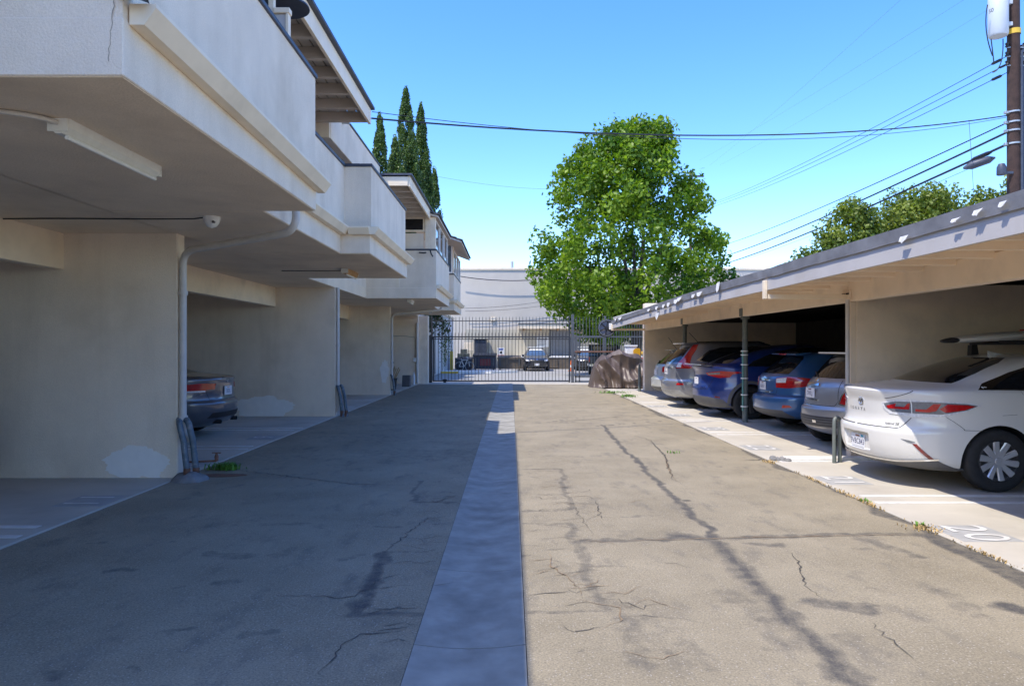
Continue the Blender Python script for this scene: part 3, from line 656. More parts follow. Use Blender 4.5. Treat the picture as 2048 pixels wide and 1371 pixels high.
for pts, c in (([(-2.5, 19.36, 4.14), (-2.38, 19.3, 4.12), (-2.30, 19.3, 4.13)], 0), ([(-2.2, 19.36, 4.2), (-2.17, 19.3, 4.1), (-2.12, 19.28, 4.02)], 1)):
    cable('dead_twig', pts, .018, 'black', ('short black hook on the third balcony wall', 'black bracket hanging below the corner of the third balcony')[c], 'hook')
# ------------------------------------------------------------------ carport (right)
C = empty('carport', (7, 12, 0), label='long beige open-fronted carport with flat roof and torn edge felt', cat='carport')
def cb(name, mat, x0, x1, y0, y1, z0, z1, c=.008, parent=None): return MB().box(x0, x1, y0, y1, z0, z1, c).build(name, M[mat], parent or C)
cb('end_wall', 'beam', 4.78, 10.2, 25.45, 25.65, 0, 2.58); cb('end_pillar_top', 'beam', 4.84, 5.6, 25.66, 26.1, 0, 3.15)
cb('partition_wall', 'beam', 4.86, 10.2, 10.0, 10.15, 0, 2.5); cb('back_wall', 'shade_board', 10.2, 10.4, -6, 25.65, 0, 2.58)
cb('partition_wall', 'beam', 4.86, 10.2, -.3, -.15, 0, 2.5)
yj = [-6, 4.95, 10.07, 14.7, 19.8, 25.45]
for a, b in zip(yj[:-1], yj[1:]): cb('header_beam', 'beam', 4.76, 4.9, a + .003, b - .003, 2.20 - .03 * (a > 18), 2.49, .006)
for k in range(53):
    y = -5.6 + k * .6
    if y < 25.2: cb('joist', 'beam', 3.69, 4.91, y, y + .05, 2.43 - (.06 if y > 17 else 0), 2.565, .004); cb('inner_joist', 'shade_board', 4.912, 10.18, y, y + .05, 2.43, 2.565, 0)  # inner lengths take the darker colour that paints in the interior shade
cb('roof_deck', 'beam', 3.67, 4.92, -6, 25.5, 2.566, 2.60); cb('inner_deck', 'shade_board', 4.921, 10.45, -6, 25.5, 2.566, 2.60); cb('roofing', 'roofcoat', 3.66, 10.5, -6, 25.55, 2.601, 2.635)
def dz(y): return -.13 * max(0, (y - 13) / 12.3) ** 1.6
def strip(prof, ys, crumple=0, seed=0):
    m = MB(); n = len(prof); vs = []
    for y in ys:
        for i, (x, z) in enumerate(prof):
            q = Vector((x * 0 + i * 1.7 + seed, y * 2.2, z * 3)); c = crumple * (.3 + .7 * max(0, mnoise.noise(Vector((y * .35, seed, 3)))) * 2)
            vs.append((x + c * .6 * mnoise.noise(q * 1.3), y, z + dz(y) + c * mnoise.noise(q + Vector((9, 2, 4)))))
    fs = [(j * n + i, j * n + (i + 1) % n, (j + 1) * n + (i + 1) % n, (j + 1) * n + i) for j in range(len(ys) - 1) for i in range(n)]
    fs += [tuple(range(n))[::-1], tuple((len(ys) - 1) * n + i for i in range(n))]
    m.add(vs, fs); return m
fy = [-6, -2, 1.0, 3.0, 5.0]
for a, b in ((-6, 2.2), (2.2, 9.9), (9.9, 17.9), (17.9, 25.3)):
    n = 14; strip([(3.62, 2.365), (3.62, 2.575), (3.662, 2.575), (3.662, 2.365)], [a + .002 + (b - a - .004) * i / n for i in range(n + 1)]).build('fascia', M['fascia'], C)
for a, b in ((-6, 1.8), (1.8, 4.9), (4.9, 8.3), (8.3, 12.5), (12.5, 17), (17, 21), (21, 25.34)):      # overlapping felt strips
    n = int((b - a) / .06); strip([(3.60, 2.535), (3.588, 2.60), (3.578, 2.655), (3.70, 2.668), (3.70, 2.655), (3.59, 2.645), (3.603, 2.60), (3.612, 2.54)], [a + (b - a + .05) * i / n for i in range(n + 1)], .012, a).build('edge_felt', M['flash'], C, smooth=50)
# torn pieces of felt hanging from the edge: pale underside showing
for (x, y, w, h, st) in [(2015, 408, .10, .05, 0), (1965, 424, .13, .05, 0), (1920, 440, .13, .035, 0), (1815, 478, .14, .07, 0), (1440, 575, .10, .20, 1), (1402, 588, .2, .10, 0), (1355, 603, .18, .12, 0), (1362, 598, .16, .09, 0), (1330, 612, .12, .10, 0), (1340, 609, .12, .11, 0), (1316, 616, .12, .1, 0), (1317, 632, .16, .20, 1), (1242, 637, .2, .12, 0), (1233, 639, .12, .10, 0), (1390, 592, .12, .09, 0), (1300, 620, .12, .08, 0)]:
    d = 3.6 * F / (x - CX); p = P(x, y, d); k = d / 8
    m = MB(); n = 5; vs = []
    for i in range(n + 1):
        u = i / n - .5; t = (1 - abs(u) * 1.5) * random.uniform(.7, 1.1)
        vs.append((3.572, p.y + u * w * k * 1.2, p.z + h * .4)); vs.append((3.568 - .012 * random.random(), p.y + u * w * k * .9 + .02, p.z - h * .5 * t - .008 * random.random()))
    m.add(vs, [(2 * i, 2 * i + 1, 2 * i + 3, 2 * i + 2) for i in range(n)])
    o = m.build('torn_felt', M['torn'], C, fix=False); md = o.modifiers.new('thickness', 'SOLIDIFY'); md.thickness = .004
# posts
def pipe_post(y, r=.055, ties=False):
    p = MB().lathe([(r, 0), (r, 2.2)], (4.84, y, 0), 2, 18).build('post', M['post'], C, smooth=True)
    MB().box(4.77, 4.91, y - .075, y + .075, 2.14, 2.198).build('post_bracket', M['post'], p)
    MB().box(4.745, 4.759, y - .09, y + .09, 2.2, 2.36).build('strap_plate', M['post'], p)
    if ties:
        for z in (.34, .58, .92, 1.2, 1.4, 1.48): MB().lathe([(r + .002, -.01), (r + .02, -.01), (r + .02, .012), (r + .002, .012)], (4.82, y - .02, z), 2, 14).build('tie', M['white'], p, smooth=True)
        MB().box(4.765, 4.79, y - .06, y - .02, .25, 1.5, .004).build('plastic_guard', simple('green_plastic', (.13, .30, .27), .5), p)
pipe_post(14.7, ties=True); pipe_post(19.8)
cb('wall_post', 'beam', 4.775, 4.86, 10.0, 10.13, 0, 2.197); cb('post_plate', 'beam', 4.744, 4.758, 9.94, 10.2, 2.23, 2.36, .003)
for yy, zz in ((9.99, 2.31), (10.03, 2.31), (10.10, 2.31), (10.15, 2.31)): MB().lathe([(.001, -.02), (.011, -.02), (.011, 0)], (4.744, yy, zz), 0, 8).build('bolt', M['black'], C)
MB().tube([(4.70, 9.93, 2.22), (4.70, 9.93, .14)], .028, 10).build('downpipe', M['pipe'], C, smooth=True)
for y in (10.07, 25.3):
    d_ = dz(y); cb('bracket_arm', 'trim', 3.63, 4.76, y - .03, y + .03, 2.24 + d_ * .6, 2.305 + d_ * .6, .004); cb('bracket_upright', 'trim', 3.57, 3.618, y - .035, y + .035, 2.24 + d_ * .6, 2.50 + d_, .004)
# hoop guard beside the white sedan, thin bollard at the far end
m = MB(); m.tube([(4.32, 9.50, .0), (4.32, 9.50, .54)] + [(4.32 + .05 - .05 * math.cos(a), 9.50 + .02 * a, .54 + .075 * math.sin(a)) for a in [k * math.pi / 8 for k in range(1, 8)]] + [(4.42, 9.56, .54), (4.42, 9.56, .0)], .026, 12)
m.build('hoop_guard', M['post'], smooth=True, label='grey-green hoop guard pipe between the white sedan and the silver hatchback', cat='guard pipe')
m = MB(); m.lathe([(.05, 0), (.05, .85), (.035, .9), (.03, .96), (.001, .97)], (4.52, 25.0, .01), 2, 14)
m.build('bollard', M['post'], smooth=True, label='thin grey-green bollard in front of the carport end wall', cat='bollard')
# spoked wheel hung at the roof corner
wx, wyy, wz = 3.42, 25.42, 2.25
w = empty('spoked_wheel', (wx, wyy, wz - .32), label='black six-spoked wheel hung at the far corner of the carport roof', cat='wheel')
MB().lathe([(.255, -.03), (.30, -.035), (.325, -.02), (.325, .02), (.30, .035), (.255, .03), (.25, 0), (.255, -.03)], (wx, wyy, wz), 1, 40).build('rim', M['black'], w, smooth=50)
MB().lathe([(.272, -.041), (.285, -.041), (.285, -.03), (.272, -.03)], (wx, wyy, wz), 1, 40).build('rim_ring', M['galv'], w, smooth=50)
MB().lathe([(.001, -.05), (.05, -.05), (.06, -.02), (.06, .04), (.001, .04)], (wx, wyy, wz), 1, 20).build('hub', M['black'], w, smooth=50)
for k in range(6):
    a = k * math.pi / 3 + .35; Mx = Matrix.Translation((wx, wyy, wz)) @ Matrix.Rotation(-a, 4, 'Y'); MB().box(.05, .26, -.012, .012, -.02, .02, .004, Mx).build('spoke', M['black'], w)
MB().lathe([(.001, .03), (.25, .03), (.25, .036), (.001, .036)], (wx, wyy, wz), 1, 30).build('backing_disc', simple('grey_disc', (.22, .21, .23), .5), w)
MB().box(3.50, 3.62, 25.35, 25.40, 2.2, 2.42, .005).build('hanger', M['white'], w)
# ------------------------------------------------------------------ cars: bodies lofted from horizontal slices, lamps and glass fitted to the body surface
def pchip(xs, ys):
    xs, ys = np.array(xs, float), np.array(ys, float); h = np.diff(xs); dl = np.diff(ys) / h; d = np.zeros_like(ys)
    for i in range(1, len(xs) - 1):
        if dl[i - 1] * dl[i] > 0:
            w1, w2 = 2 * h[i] + h[i - 1], h[i] + 2 * h[i - 1]; d[i] = (w1 + w2) / (w1 / dl[i - 1] + w2 / dl[i])
    d[0], d[-1] = dl[0], dl[-1]
    def f(x):
        i = int(min(max(np.searchsorted(xs, x) - 1, 0), len(xs) - 2)); t = min(max((x - xs[i]) / h[i], 0), 1)
        return (2 * t ** 3 - 3 * t * t + 1) * ys[i] + (t ** 3 - 2 * t * t + t) * h[i] * d[i] + (-2 * t ** 3 + 3 * t * t) * ys[i + 1] + (t ** 3 - t * t) * h[i] * d[i + 1]
    return f
class Car:
    def __init__(s, name, rows, paintm, loc, rz, label, wheels, rw=.33, rear=(7, 2.8), front=(5, 2.4), cat='car', group=None, wheelmat='alloy', cuts=(), spokes=5, arch=.045, tw=.215, cladarch=None):
        s.rows = rows; z = [r[0] for r in rows]
        s.fx, s.ff, s.fw = [pchip(z, [r[i] for r in rows]) for i in (1, 2, 3)]
        s.fa = pchip(z, [r[4] if len(r) > 4 else rear[0] for r in rows]); s.fb = pchip(z, [r[5] if len(r) > 5 else rear[1] for r in rows])
        s.front = front; s.root = empty(name, loc, rz, local=True, label=label, cat=cat, **({'group': group} if group else {}))
        s.ts = np.concatenate([np.linspace(0, math.pi / 2, 60) ** 1.0, np.linspace(math.pi / 2, math.pi, 40)[1:]])
        zs = []
        for a, b in zip(z[:-1], z[1:]):
            n = max(2, min(6, int((b - a) / .02))); zs += [a + (b - a) * i / n for i in range(n)]
        zs.append(z[-1]); m = MB(); k = None; tb = np.concatenate([np.linspace(0, math.pi / 2, 27), np.linspace(math.pi / 2, math.pi, 22)[1:]])
        for zz in zs:
            x, y = s.curve(zz, tb); ring = [(x[i], y[i], zz) for i in range(len(tb))] + [(x[i], -y[i], zz) for i in range(len(tb) - 2, 0, -1)]; k = len(ring); m.v += ring
        for j in range(len(zs) - 1):
            for i in range(k): m.f.append((j * k + i, j * k + (i + 1) % k, (j + 1) * k + (i + 1) % k, (j + 1) * k + i)); m.m.append(0)
        m.f.append(tuple(range(k))[::-1]); m.m.append(0); m.f.append(tuple((len(zs) - 1) * k + i for i in range(k))); m.m.append(0)
        me = m.mesh('body', [paintm, M['black']])
        c = MB(); c.mi = 1
        for wx_ in wheels:
            for sg in (-1, 1):
                yo = s.fw(.6); c.lathe([(0.001, sg * (yo - .30)), (rw + arch, sg * (yo - .30)), (rw + arch, sg * (yo + .15)), (0.001, sg * (yo + .15))], (wx_, 0, rw), 1, 40)
        c.mi = 0
        for (x0, x1, y0, y1, z0, z1) in cuts: c.box(x0, x1, y0, y1, z0, z1, .02)
        bmc = c.mesh('cut', [paintm, M['black']])
        bm = bmesh.new(); bm.from_mesh(bmc); bmesh.ops.remove_doubles(bm, verts=bm.verts[:], dist=.0008); bmesh.ops.recalc_face_normals(bm, faces=bm.faces[:]); bm.to_mesh(bmc); bm.free()
        oa = mesh_obj('tmp', me); ob = mesh_obj('tmp', bmc); md = oa.modifiers.new('b', 'BOOLEAN'); md.object = ob; md.operation = 'DIFFERENCE'; md.solver = 'EXACT'
        dg = bpy.context.evaluated_depsgraph_get(); me2 = bpy.data.meshes.new_from_object(oa.evaluated_get(dg)); bpy.data.objects.remove(oa); bpy.data.objects.remove(ob)
        me2.polygons.foreach_set('use_smooth', [True] * len(me2.polygons)); me2.set_sharp_from_angle(angle=R(34)); me2.name = 'body'
        s.body = mesh_obj('body', me2, s.root); ORG[s.body] = Vector((0, 0, 0))
        for wx_ in wheels:
            for sg in (-1, 1): s.wheel(wx_, sg * (s.fw(.5) - .115), rw, sg, wheelmat, spokes, tw)
    def curve(s, z, t):
        xr, xf, w, a, b = s.fx(z), s.ff(z), s.fw(z), s.fa(z), s.fb(z); xc, l = (xr + xf) / 2, (xf - xr) / 2
        c, sn = np.cos(t), np.abs(np.sin(t)); re = c >= 0
        e1 = np.where(re, 2 / a, 2 / s.front[0]); e2 = np.where(re, 2 / b, 2 / s.front[1])
        return xc - l * np.sign(c) * np.abs(c) ** e1, w * sn ** e2
    def t_of(s, mode, u, z):
        x, y = s.curve(z, s.ts)
        if mode == 'rear': n = 60; return np.interp(abs(u), y[:n], s.ts[:n])
        if mode == 'front': n = 59; return np.interp(abs(u), y[n:][::-1], s.ts[n:][::-1])
        if mode == 'side': return np.interp(u, x, s.ts)
        L = np.concatenate([[0], np.cumsum(np.hypot(np.diff(x), np.diff(y)))]); return np.interp(abs(u), L, s.ts)
    def pt(s, mode, u, z, off, sg):
        z = min(max(z, s.rows[0][0] + .002), s.rows[-1][0] - .002)
        if mode != 'side': sg = -1 if u < 0 else 1
        t = s.t_of(mode, u, z)
        def S(tt, zz): x, y = s.curve(zz, np.array([tt])); return Vector((x[0], sg * y[0], zz))
        e = .002; t0, t1 = max(t - .01, 0.0005), min(t + .01, math.pi - .0005); p = S(t, z); a = S(t1, z) - S(t0, z); b = S(t, min(z + e, s.rows[-1][0] - .001)) - S(t, max(z - e, s.rows[0][0] + .001))
        n = a.cross(b)
        if n.length < 1e-12: n = Vector((-1, 0, 0))
        n.normalize(); xc = (s.fx(z) + s.ff(z)) / 2
        if n.dot(Vector(((p.x - xc) * .3, p.y, .3 if z > 1 else 0))) < 0: n = -n
        return p + n * off
    def patch(s, name, mode, poly, mat, off=.004, parent=None, sg=-1, dens=.035, both=False, label=None):
        if both:
            if mode == 'side': s.patch(name, mode, poly, mat, off, parent, 1, dens)
            else: s.patch(name, mode, [(-a, b) for a, b in poly], mat, off, parent, sg, dens)
        pts = []; k = len(poly)
        for i in range(k):
            a, b = Vector(poly[i]), Vector(poly[(i + 1) % k]); n = max(1, int((b - a).length / dens))
            pts += [a.lerp(b, j / n) for j in range(n)]
        nb = len(pts); xs = [p.x for p in pts]; ys = [p.y for p in pts]
        def inside(x, y):
            r = False
            for i in range(nb):
                x1, y1, x2, y2 = xs[i], ys[i], xs[i - 1], ys[i - 1]
                if (y1 > y) != (y2 > y) and x < (x2 - x1) * (y - y1) / (y2 - y1) + x1: r = not r
            return r
        x = min(xs) + dens * .5; ext = []
        while x < max(xs):
            y = min(ys) + dens * .5
            while y < max(ys):
                if inside(x, y) and min((Vector((x, y)) - p).length for p in pts) > dens * .45: ext.append(Vector((x, y)))
                y += dens
            x += dens
        v2, _, f2, _, _, _ = delaunay_2d_cdt(pts + ext, [], [list(range(nb))], 1, 1e-6)
        m = MB(); top = [s.pt(mode, p.x, p.y, off, sg) for p in v2]; m.add(top, f2)
        bnd = [min(range(len(v2)), key=lambda i: (v2[i] - p).length_squared) for p in pts]
        low = [s.pt(mode, p.x, p.y, -.012, sg) for p in pts]; b0 = len(m.v); m.v += [tuple(p) for p in low]
        for i in range(nb): m.f.append((bnd[i], bnd[(i + 1) % nb], b0 + (i + 1) % nb, b0 + i)); m.m.append(0)
        o = m.build(name, M[mat] if isinstance(mat, str) else mat, parent or s.root, smooth=45)
        return o
    def ribbon(s, name, mode, pts, w, mat='gap', off=.0025, sg=-1, both=False):
        if both: s.ribbon(name, mode, pts if mode == 'side' else [(-a, b) for a, b in pts], w, mat, off, 1)
        pl = []
        for a, b in zip(pts[:-1], pts[1:]):
            a, b = Vector(a), Vector(b); n = max(1, int((b - a).length / .03)); pl += [a.lerp(b, i / n) for i in range(n)]
        pl.append(Vector(pts[-1])); m = MB(); vs = []
        for i, q in enumerate(pl):
            t = pl[min(i + 1, len(pl) - 1)] - pl[max(i - 1, 0)]; t.normalize(); nn = Vector((-t.y, t.x)) * w / 2
            vs += [s.pt(mode, q.x + nn.x, q.y + nn.y, off, sg), s.pt(mode, q.x - nn.x, q.y - nn.y, off, sg)]
        m.add(vs, [(2 * i, 2 * i + 1, 2 * i + 3, 2 * i + 2) for i in range(len(pl) - 1)]); return m.build(name, M[mat], s.root, smooth=45)
    def wheel(s, x, y, r, sg, mat, spokes, tw):
        h = tw / 2; ri = r * .66
        ty = MB().lathe([(ri, -h * .9), (r * .80, -h), (r * .94, -h * .92), (r * .995, -h * .72), (r, -h * .4), (r, h * .4), (r * .995, h * .72), (r * .94, h * .92), (r * .80, h), (ri, h * .9), (ri - .01, h * .6), (ri - .01, -h * .6), (ri, -h * .9)], (x, y, r), 1, 44).build('wheel', M['rubber'], s.root, smooth=50)
        m = MB(); o = sg * h
        m.lathe([(ri - .004, o * .93), (ri - .002, o * .80), (ri - .03, o * .86), (ri - .035, o * .45), (.05, o * .35), (.001, o * .35)], (x, y, r), 1, 40); m.build('rim', M['darkalloy' if mat != 'darkalloy' else 'black'], ty, smooth=40)
        for k in range(spokes):
            a = 2 * math.pi * k / spokes + .2; wd = .055 if spokes > 6 else .075
            A = Matrix.Translation((x, y, r)) @ Matrix.Rotation(a, 4, 'Y'); q = MB()
            q.add([A @ Vector(p) for p in [(.03, o * .55, -wd * .5), (.03, o * .55, wd * .5), (ri - .02, o * .87, wd * .75), (ri - .02, o * .87, -wd * .55), (.03, o * .82, -wd * .35), (.03, o * .82, wd * .35), (ri - .012, o * .985, wd * .5), (ri - .012, o * .985, -wd * .3)]],
                  [(0, 1, 2, 3), (4, 5, 6, 7), (0, 1, 5, 4), (1, 2, 6, 5), (2, 3, 7, 6), (3, 0, 4, 7)]); q.build('spoke', M[mat], ty)
        MB().lathe([(.001, o * .9), (.035, o * .88), (.05, o * .7), (.05, o * .4)], (x, y, r), 1, 20).build('hub_cap', M[mat], ty, smooth=40)
        for k in range(5):
            a = 2 * math.pi * k / 5; MB().lathe([(.001, o * .72), (.009, o * .72), (.009, o * .4)], (x + .068 * math.cos(a), y, r + .068 * math.sin(a)), 1, 6).build('wheel_nut', M['chrome'], ty)
    def plate(s, z, txt=None, w=.305, h=.152, y0=0.0, tilt=.0, xo=None, mat='plate', front=False):
        x = (s.pt('rear', 0.001, z, .012, 1).x if xo is None else xo); sx = -1
        if front: x = s.pt('front', 0.001, z, .012, 1).x; sx = 1
        o = MB().box(x - .008, x + .004, y0 - w / 2, y0 + w / 2, z - h / 2, z + h / 2, .003).build('licence_plate', M[mat], s.root)
        MB().box(x + sx * .009, x + sx * .0085, y0 - .05, y0 + .05, z + h * .30, z + h * .42).build('plate_heading', M['darkred'], o)
        if txt:
            v, f = text_faces(txt, .082, spacing=1.02); m = MB(); xx = x + sx * .0095
            m.add([(xx, y0 + (-p.x if sx < 0 else p.x) * 1.0, z - .012 + p.y * 1.15) for p in v], f); m.build('plate_number', M['ink'], o, fix=False)
        return o
    def lettering(s, txt, y0, z0, size, mat='black', spacing=1.0, d=.003, name='lettering'):
        v, f = text_faces(txt, size, spacing=spacing); m = MB()
        m.add([s.pt('rear', (y0 - p.x) if abs(y0 - p.x) > 1e-4 else 1e-4, z0 + p.y, d, 1) for p in v], f); return m.build(name, M[mat], s.root, fix=False)
    def mirrors(s, x, z):
        for sg in (-1, 1):
            y = s.fw(z) + .07; m = MB(); m.lathe([(.001, -.1), (.06, -.08), (.075, 0), (.06, .08), (.001, .1)], (x, sg * y, z), 1, 12); m.build('mirror', s.body.data.materials[0], s.root, smooth=True)
    def bar(s, name, mat, x0, x1, y0, y1, z0, z1, c=.006, parent=None): return MB().box(x0, x1, y0, y1, z0, z1, c).build(name, M[mat], parent or s.root)
PW = paint('white_car_paint', (.72, .705, .67), 0.0, .35, .04); PS = paint('silver_car_paint', (.37, .37, .385), .55, .36, .08)
PB = paint('mid_blue_car_paint', (.035, .13, .33), .35, .32); PT = paint('deep_blue_car_paint', (.008, .038, .22), .35, .28); PG = paint('grey_car_paint', (.24, .245, .275), .5, .34, .06)
PD = paint('dark_slate_car_paint', (.10, .115, .145), .5, .34, .06); PK = paint('black_car_paint', (.012, .013, .016), .1, .3); PL = paint('pale_wagon_paint', (.52, .53, .51), .3, .36, .08)
GRP = 'cars parked in the carport'
# --- white sedan
s = Car('sedan', [(.20, .30, 4.55, .80), (.25, .12, 4.74, .865), (.34, .04, 4.82, .90), (.48, .005, 4.85, .92), (.60, .0, 4.855, .93), (.645, .02, 4.85, .932), (.67, .055, 4.83, .932), (.80, .085, 4.7, .932), (.92, .085, 4.4, .926), (1.00, .065, 4.05, .915), (1.05, .055, 3.75, .90), (1.072, .075, 3.6, .888), (1.088, .18, 3.5, .868), (1.13, .62, 3.33, .835), (1.24, .93, 3.02, .765), (1.34, 1.22, 2.74, .70), (1.405, 1.45, 2.55, .65), (1.445, 1.62, 2.42, .58), (1.466, 1.85, 2.35, .45), (1.475, 2.3, 2.32, .15)],
        PW, (4.08, 8.45, .012), 0, 'white sedan with a surfboard rack on its roof', (1.10, 3.90), .335, (7.5, 2.7), group=None, spokes=10, cuts=[(-.1, .055, -.30, .30, .355, .565)])
s.patch('rear_window', 'rear', [(-.60, 1.145), (.60, 1.145), (.585, 1.25), (.50, 1.37), (.38, 1.42), (-.38, 1.42), (-.50, 1.37), (-.585, 1.25)], 'glass', .003)
s.patch('window_trim', 'side', [(.90, 1.085), (1.0, 1.15), (1.32, 1.27), (1.62, 1.355), (2.0, 1.40), (2.55, 1.40), (3.02, 1.25), (3.3, 1.10), (3.25, 1.075)], 'chrome', .003, both=True)
s.patch('side_window', 'side', [(1.06, 1.10), (1.36, 1.255), (1.66, 1.337), (2.0, 1.383), (2.53, 1.383), (2.98, 1.235), (3.2, 1.10)], 'glass', .006, both=True)
for sg in (-1, 1):
    q = lambda pts: [(sg * a, b) for a, b in pts]
    L1 = s.patch('tail_light', 'arc', q([(.40, .918), (.60, .962), (.95, .972), (1.30, .950), (1.44, .925), (1.30, .865), (1.05, .80), (.85, .785), (.52, .805), (.43, .86)]), 'clear', .006)
    s.patch('lamp_housing', 'arc', q([(.44, .915), (.60, .948), (.95, .958), (1.30, .938), (1.40, .92), (1.28, .872), (1.04, .825), (.56, .83), (.47, .87)]), 'smoke', .009, L1)
    s.patch('red_lamp', 'arc', q([(1.10, .935), (1.30, .927), (1.37, .915), (1.26, .875), (1.08, .845), (1.02, .88)]), 'red', .012, L1)
    s.patch('red_lamp', 'arc', q([(.80, .875), (.90, .875), (.97, .937), (1.04, .937), (.99, .86), (.93, .845), (.80, .848)]), 'red', .012, L1)
    s.patch('red_lamp', 'arc', q([(.48, .89), (.60, .925), (.59, .89), (.69, .89), (.73, .935), (.75, .935), (.74, .865), (.50, .865)]), 'red', .012, L1)
    s.ribbon('lamp_split', 'arc', q([(.765, .985), (.765, .775)]), .010, 'white', .013)
    s.patch('reflector', 'arc', q([(.83, .50), (.87, .50), (1.00, .34), (.955, .33)]), 'darkred', .006)
    s.patch('bumper_vent', 'arc', q([(.72, .545), (.80, .535), (.86, .52), (.82, .505), (.78, .515)]), 'smoke', .004)
    s.ribbon('trunk_gap', 'arc', q([(.76, .78), (.66, .655), (.02, .648)]), .007); s.ribbon('panel_gap', 'arc', q([(1.08, .80), (1.30, .66), (1.62, .655)]), .004)
s.patch('diffuser', 'arc', [(-1.02, .33), (-.6, .285), (0, .275), (.6, .285), (1.02, .33), (1.15, .215), (-1.15, .215)], 'greyplastic', .006)
s.ribbon('chrome_strip', 'arc', [(-1.04, .34), (-.6, .295), (0, .285), (.6, .295), (1.04, .34)], .018, 'chrome', .010)
s.ribbon('door_gap', 'side', [(1.62, 1.075), (1.60, .95), (1.75, .78), (1.86, .60)], .007, both=True); s.ribbon('door_gap', 'side', [(2.72, 1.08), (2.68, .7), (2.7, .26)], .007, both=True); s.ribbon('trunk_gap', 'side', [(.28, 1.07), (.12, .97)], .006, both=True)
s.patch('door_handle', 'side', [(1.86, .93), (2.06, .935), (2.06, .955), (1.86, .955)], 'chrome', .028, both=True); s.ribbon('fuel_door', 'side', [(1.12, .82), (1.28, .83)], .003, both=True)
s.plate(.445, '9VBC843', xo=.046); MB().box(.0315, .036, -.14, -.09, .495, .515).build('plate_sticker', M['teal'], s.root)
s.lettering('SONATA', .10, .815, .052, spacing=2.3); s.lettering('hybrid SE', -.55, .695, .040, spacing=1.0)
m = MB(); c0 = s.pt('rear', .001, .915, 0, 1); nn = 24
m.tube([(s.pt('rear', .052 * math.cos(a) + 1e-4, .915 + .036 * math.sin(a), .006, 1)) for a in [2 * math.pi * k / nn for k in range(nn)]], .0055, 6, closed=True)
for dy in (-.018, .018): m.tube([s.pt('rear', dy - .012, .89, .006, 1), s.pt('rear', dy + .008, .94, .006, 1)], .006, 6)
m.tube([s.pt('rear', -.02, .91, .006, 1), s.pt('rear', .02, .92, .006, 1)], .005, 6); m.build('emblem', M['chrome'], s.root, smooth=True)
for zz in (.365, .545): pass
m = MB(); m.add([(1.60, -.03, 1.43), (1.60, .03, 1.43), (1.80, .03, 1.455), (1.80, -.03, 1.455), (1.58, 0, 1.505), (1.68, 0, 1.475)], [(0, 1, 4), (1, 2, 5, 4), (3, 0, 4, 5), (2, 3, 5), (0, 3, 2, 1)]); m.build('antenna_fin', PW, s.root)
s.mirrors(3.2, 1.1)
sed = s
# rack and surfboard on the sedan's roof
rk = empty('roof_rack', (4.08, 8.45, 1.4), label='black roof rack with crossbars on the white sedan', cat='roof rack')
for xx in (5.86, 6.75):
    MB().box(xx - .04, xx + .04, 7.86, 9.04, 1.585, 1.61, .008).build('crossbar', M['black'], rk)
    for yy in (7.88, 9.02): MB().prism([(xx - .05, 1.40), (xx + .06, 1.40), (xx + .03, 1.585), (xx - .04, 1.585)], 1, yy - .04, yy + .04).build('rack_foot', M['black'], rk)
MB().box(5.55, 7.0, 8.02, 8.10, 1.611, 1.632, .006).build('rack_rail', M['black'], rk); MB().box(5.55, 7.0, 8.72, 8.80, 1.611, 1.632, .006).build('rack_rail', M['black'], rk)
sb = empty('surfboard', (5.5, 8.4, 1.63), label='white surfboard with black tail strapped upside down on the sedan', cat='surfboard')
def board(t0, t1, mat, nm, sc_=1.0, zoff=0):
    m = MB(); n = 18; k = 14; vs = []
    for i in range(n + 1):
        u = t0 + (t1 - t0) * i / n; x = 5.09 + 2.15 * u; w = .29 * (max(0, 1 - abs(2 * u - 1.0) ** 2.6)) ** .55 + .012; h = .045 * (max(0, 1 - abs(2 * u - 1) ** 3)) ** .5 + .008; zc = 1.70 - .075 * (1 - u) ** 3 + .02 * u
        for j in range(k): a = 2 * math.pi * j / k; vs.append((x, 8.40 + w * sc_ * math.cos(a), zc + h * sc_ * math.sin(a) + zoff))
    m.add(vs, [(i * k + j, i * k + (j + 1) % k, (i + 1) * k + (j + 1) % k, (i + 1) * k + j) for i in range(n) for j in range(k)] + [tuple(range(k)), tuple(n * k + j for j in range(k))]); return m.build(nm, M[mat], sb, smooth=60)
board(0, 1, 'whitemetal', 'deck'); board(.0, .055, 'black', 'tail_pad', 1.03)
MB().box(6.25, 6.29, 8.08, 8.74, 1.66, 1.775, .004).build('strap', M['red'], sb)
# --- silver small hatchback
s = Car('hatchback', [(.22, .22, 3.35, .70), (.28, .09, 3.47, .755), (.36, .02, 3.53, .785), (.46, .0, 3.55, .80), (.60, .005, 3.55, .815), (.63, .03, 3.52, .815), (.66, .05, 3.5, .815), (.80, .065, 3.42, .815), (.93, .10, 3.2, .805), (1.02, .155, 2.9, .775), (1.10, .225, 2.7, .745), (1.25, .36, 2.35, .69), (1.37, .48, 2.08, .635), (1.43, .55, 1.95, .60), (1.465, .60, 1.88, .55), (1.488, .85, 1.75, .43), (1.5, 1.1, 1.4, .15)],
        PS, (4.62, 11.12, .012), 0, 'small silver hatchback parked beside the partition wall', (.62, 2.92), .29, (4.5, 2.35), group=GRP, wheelmat='alloy', spokes=7)
s.patch('rear_window', 'rear', [(-.54, 1.075), (.54, 1.075), (.52, 1.2), (.45, 1.36), (.40, 1.40), (-.40, 1.40), (-.45, 1.36), (-.52, 1.2)], 'glass', .003)
s.patch('side_window', 'side', [(.75, 1.08), (.82, 1.3), (.95, 1.39), (1.75, 1.40), (2.35, 1.2), (2.5, 1.05)], 'glass', .004, both=True)
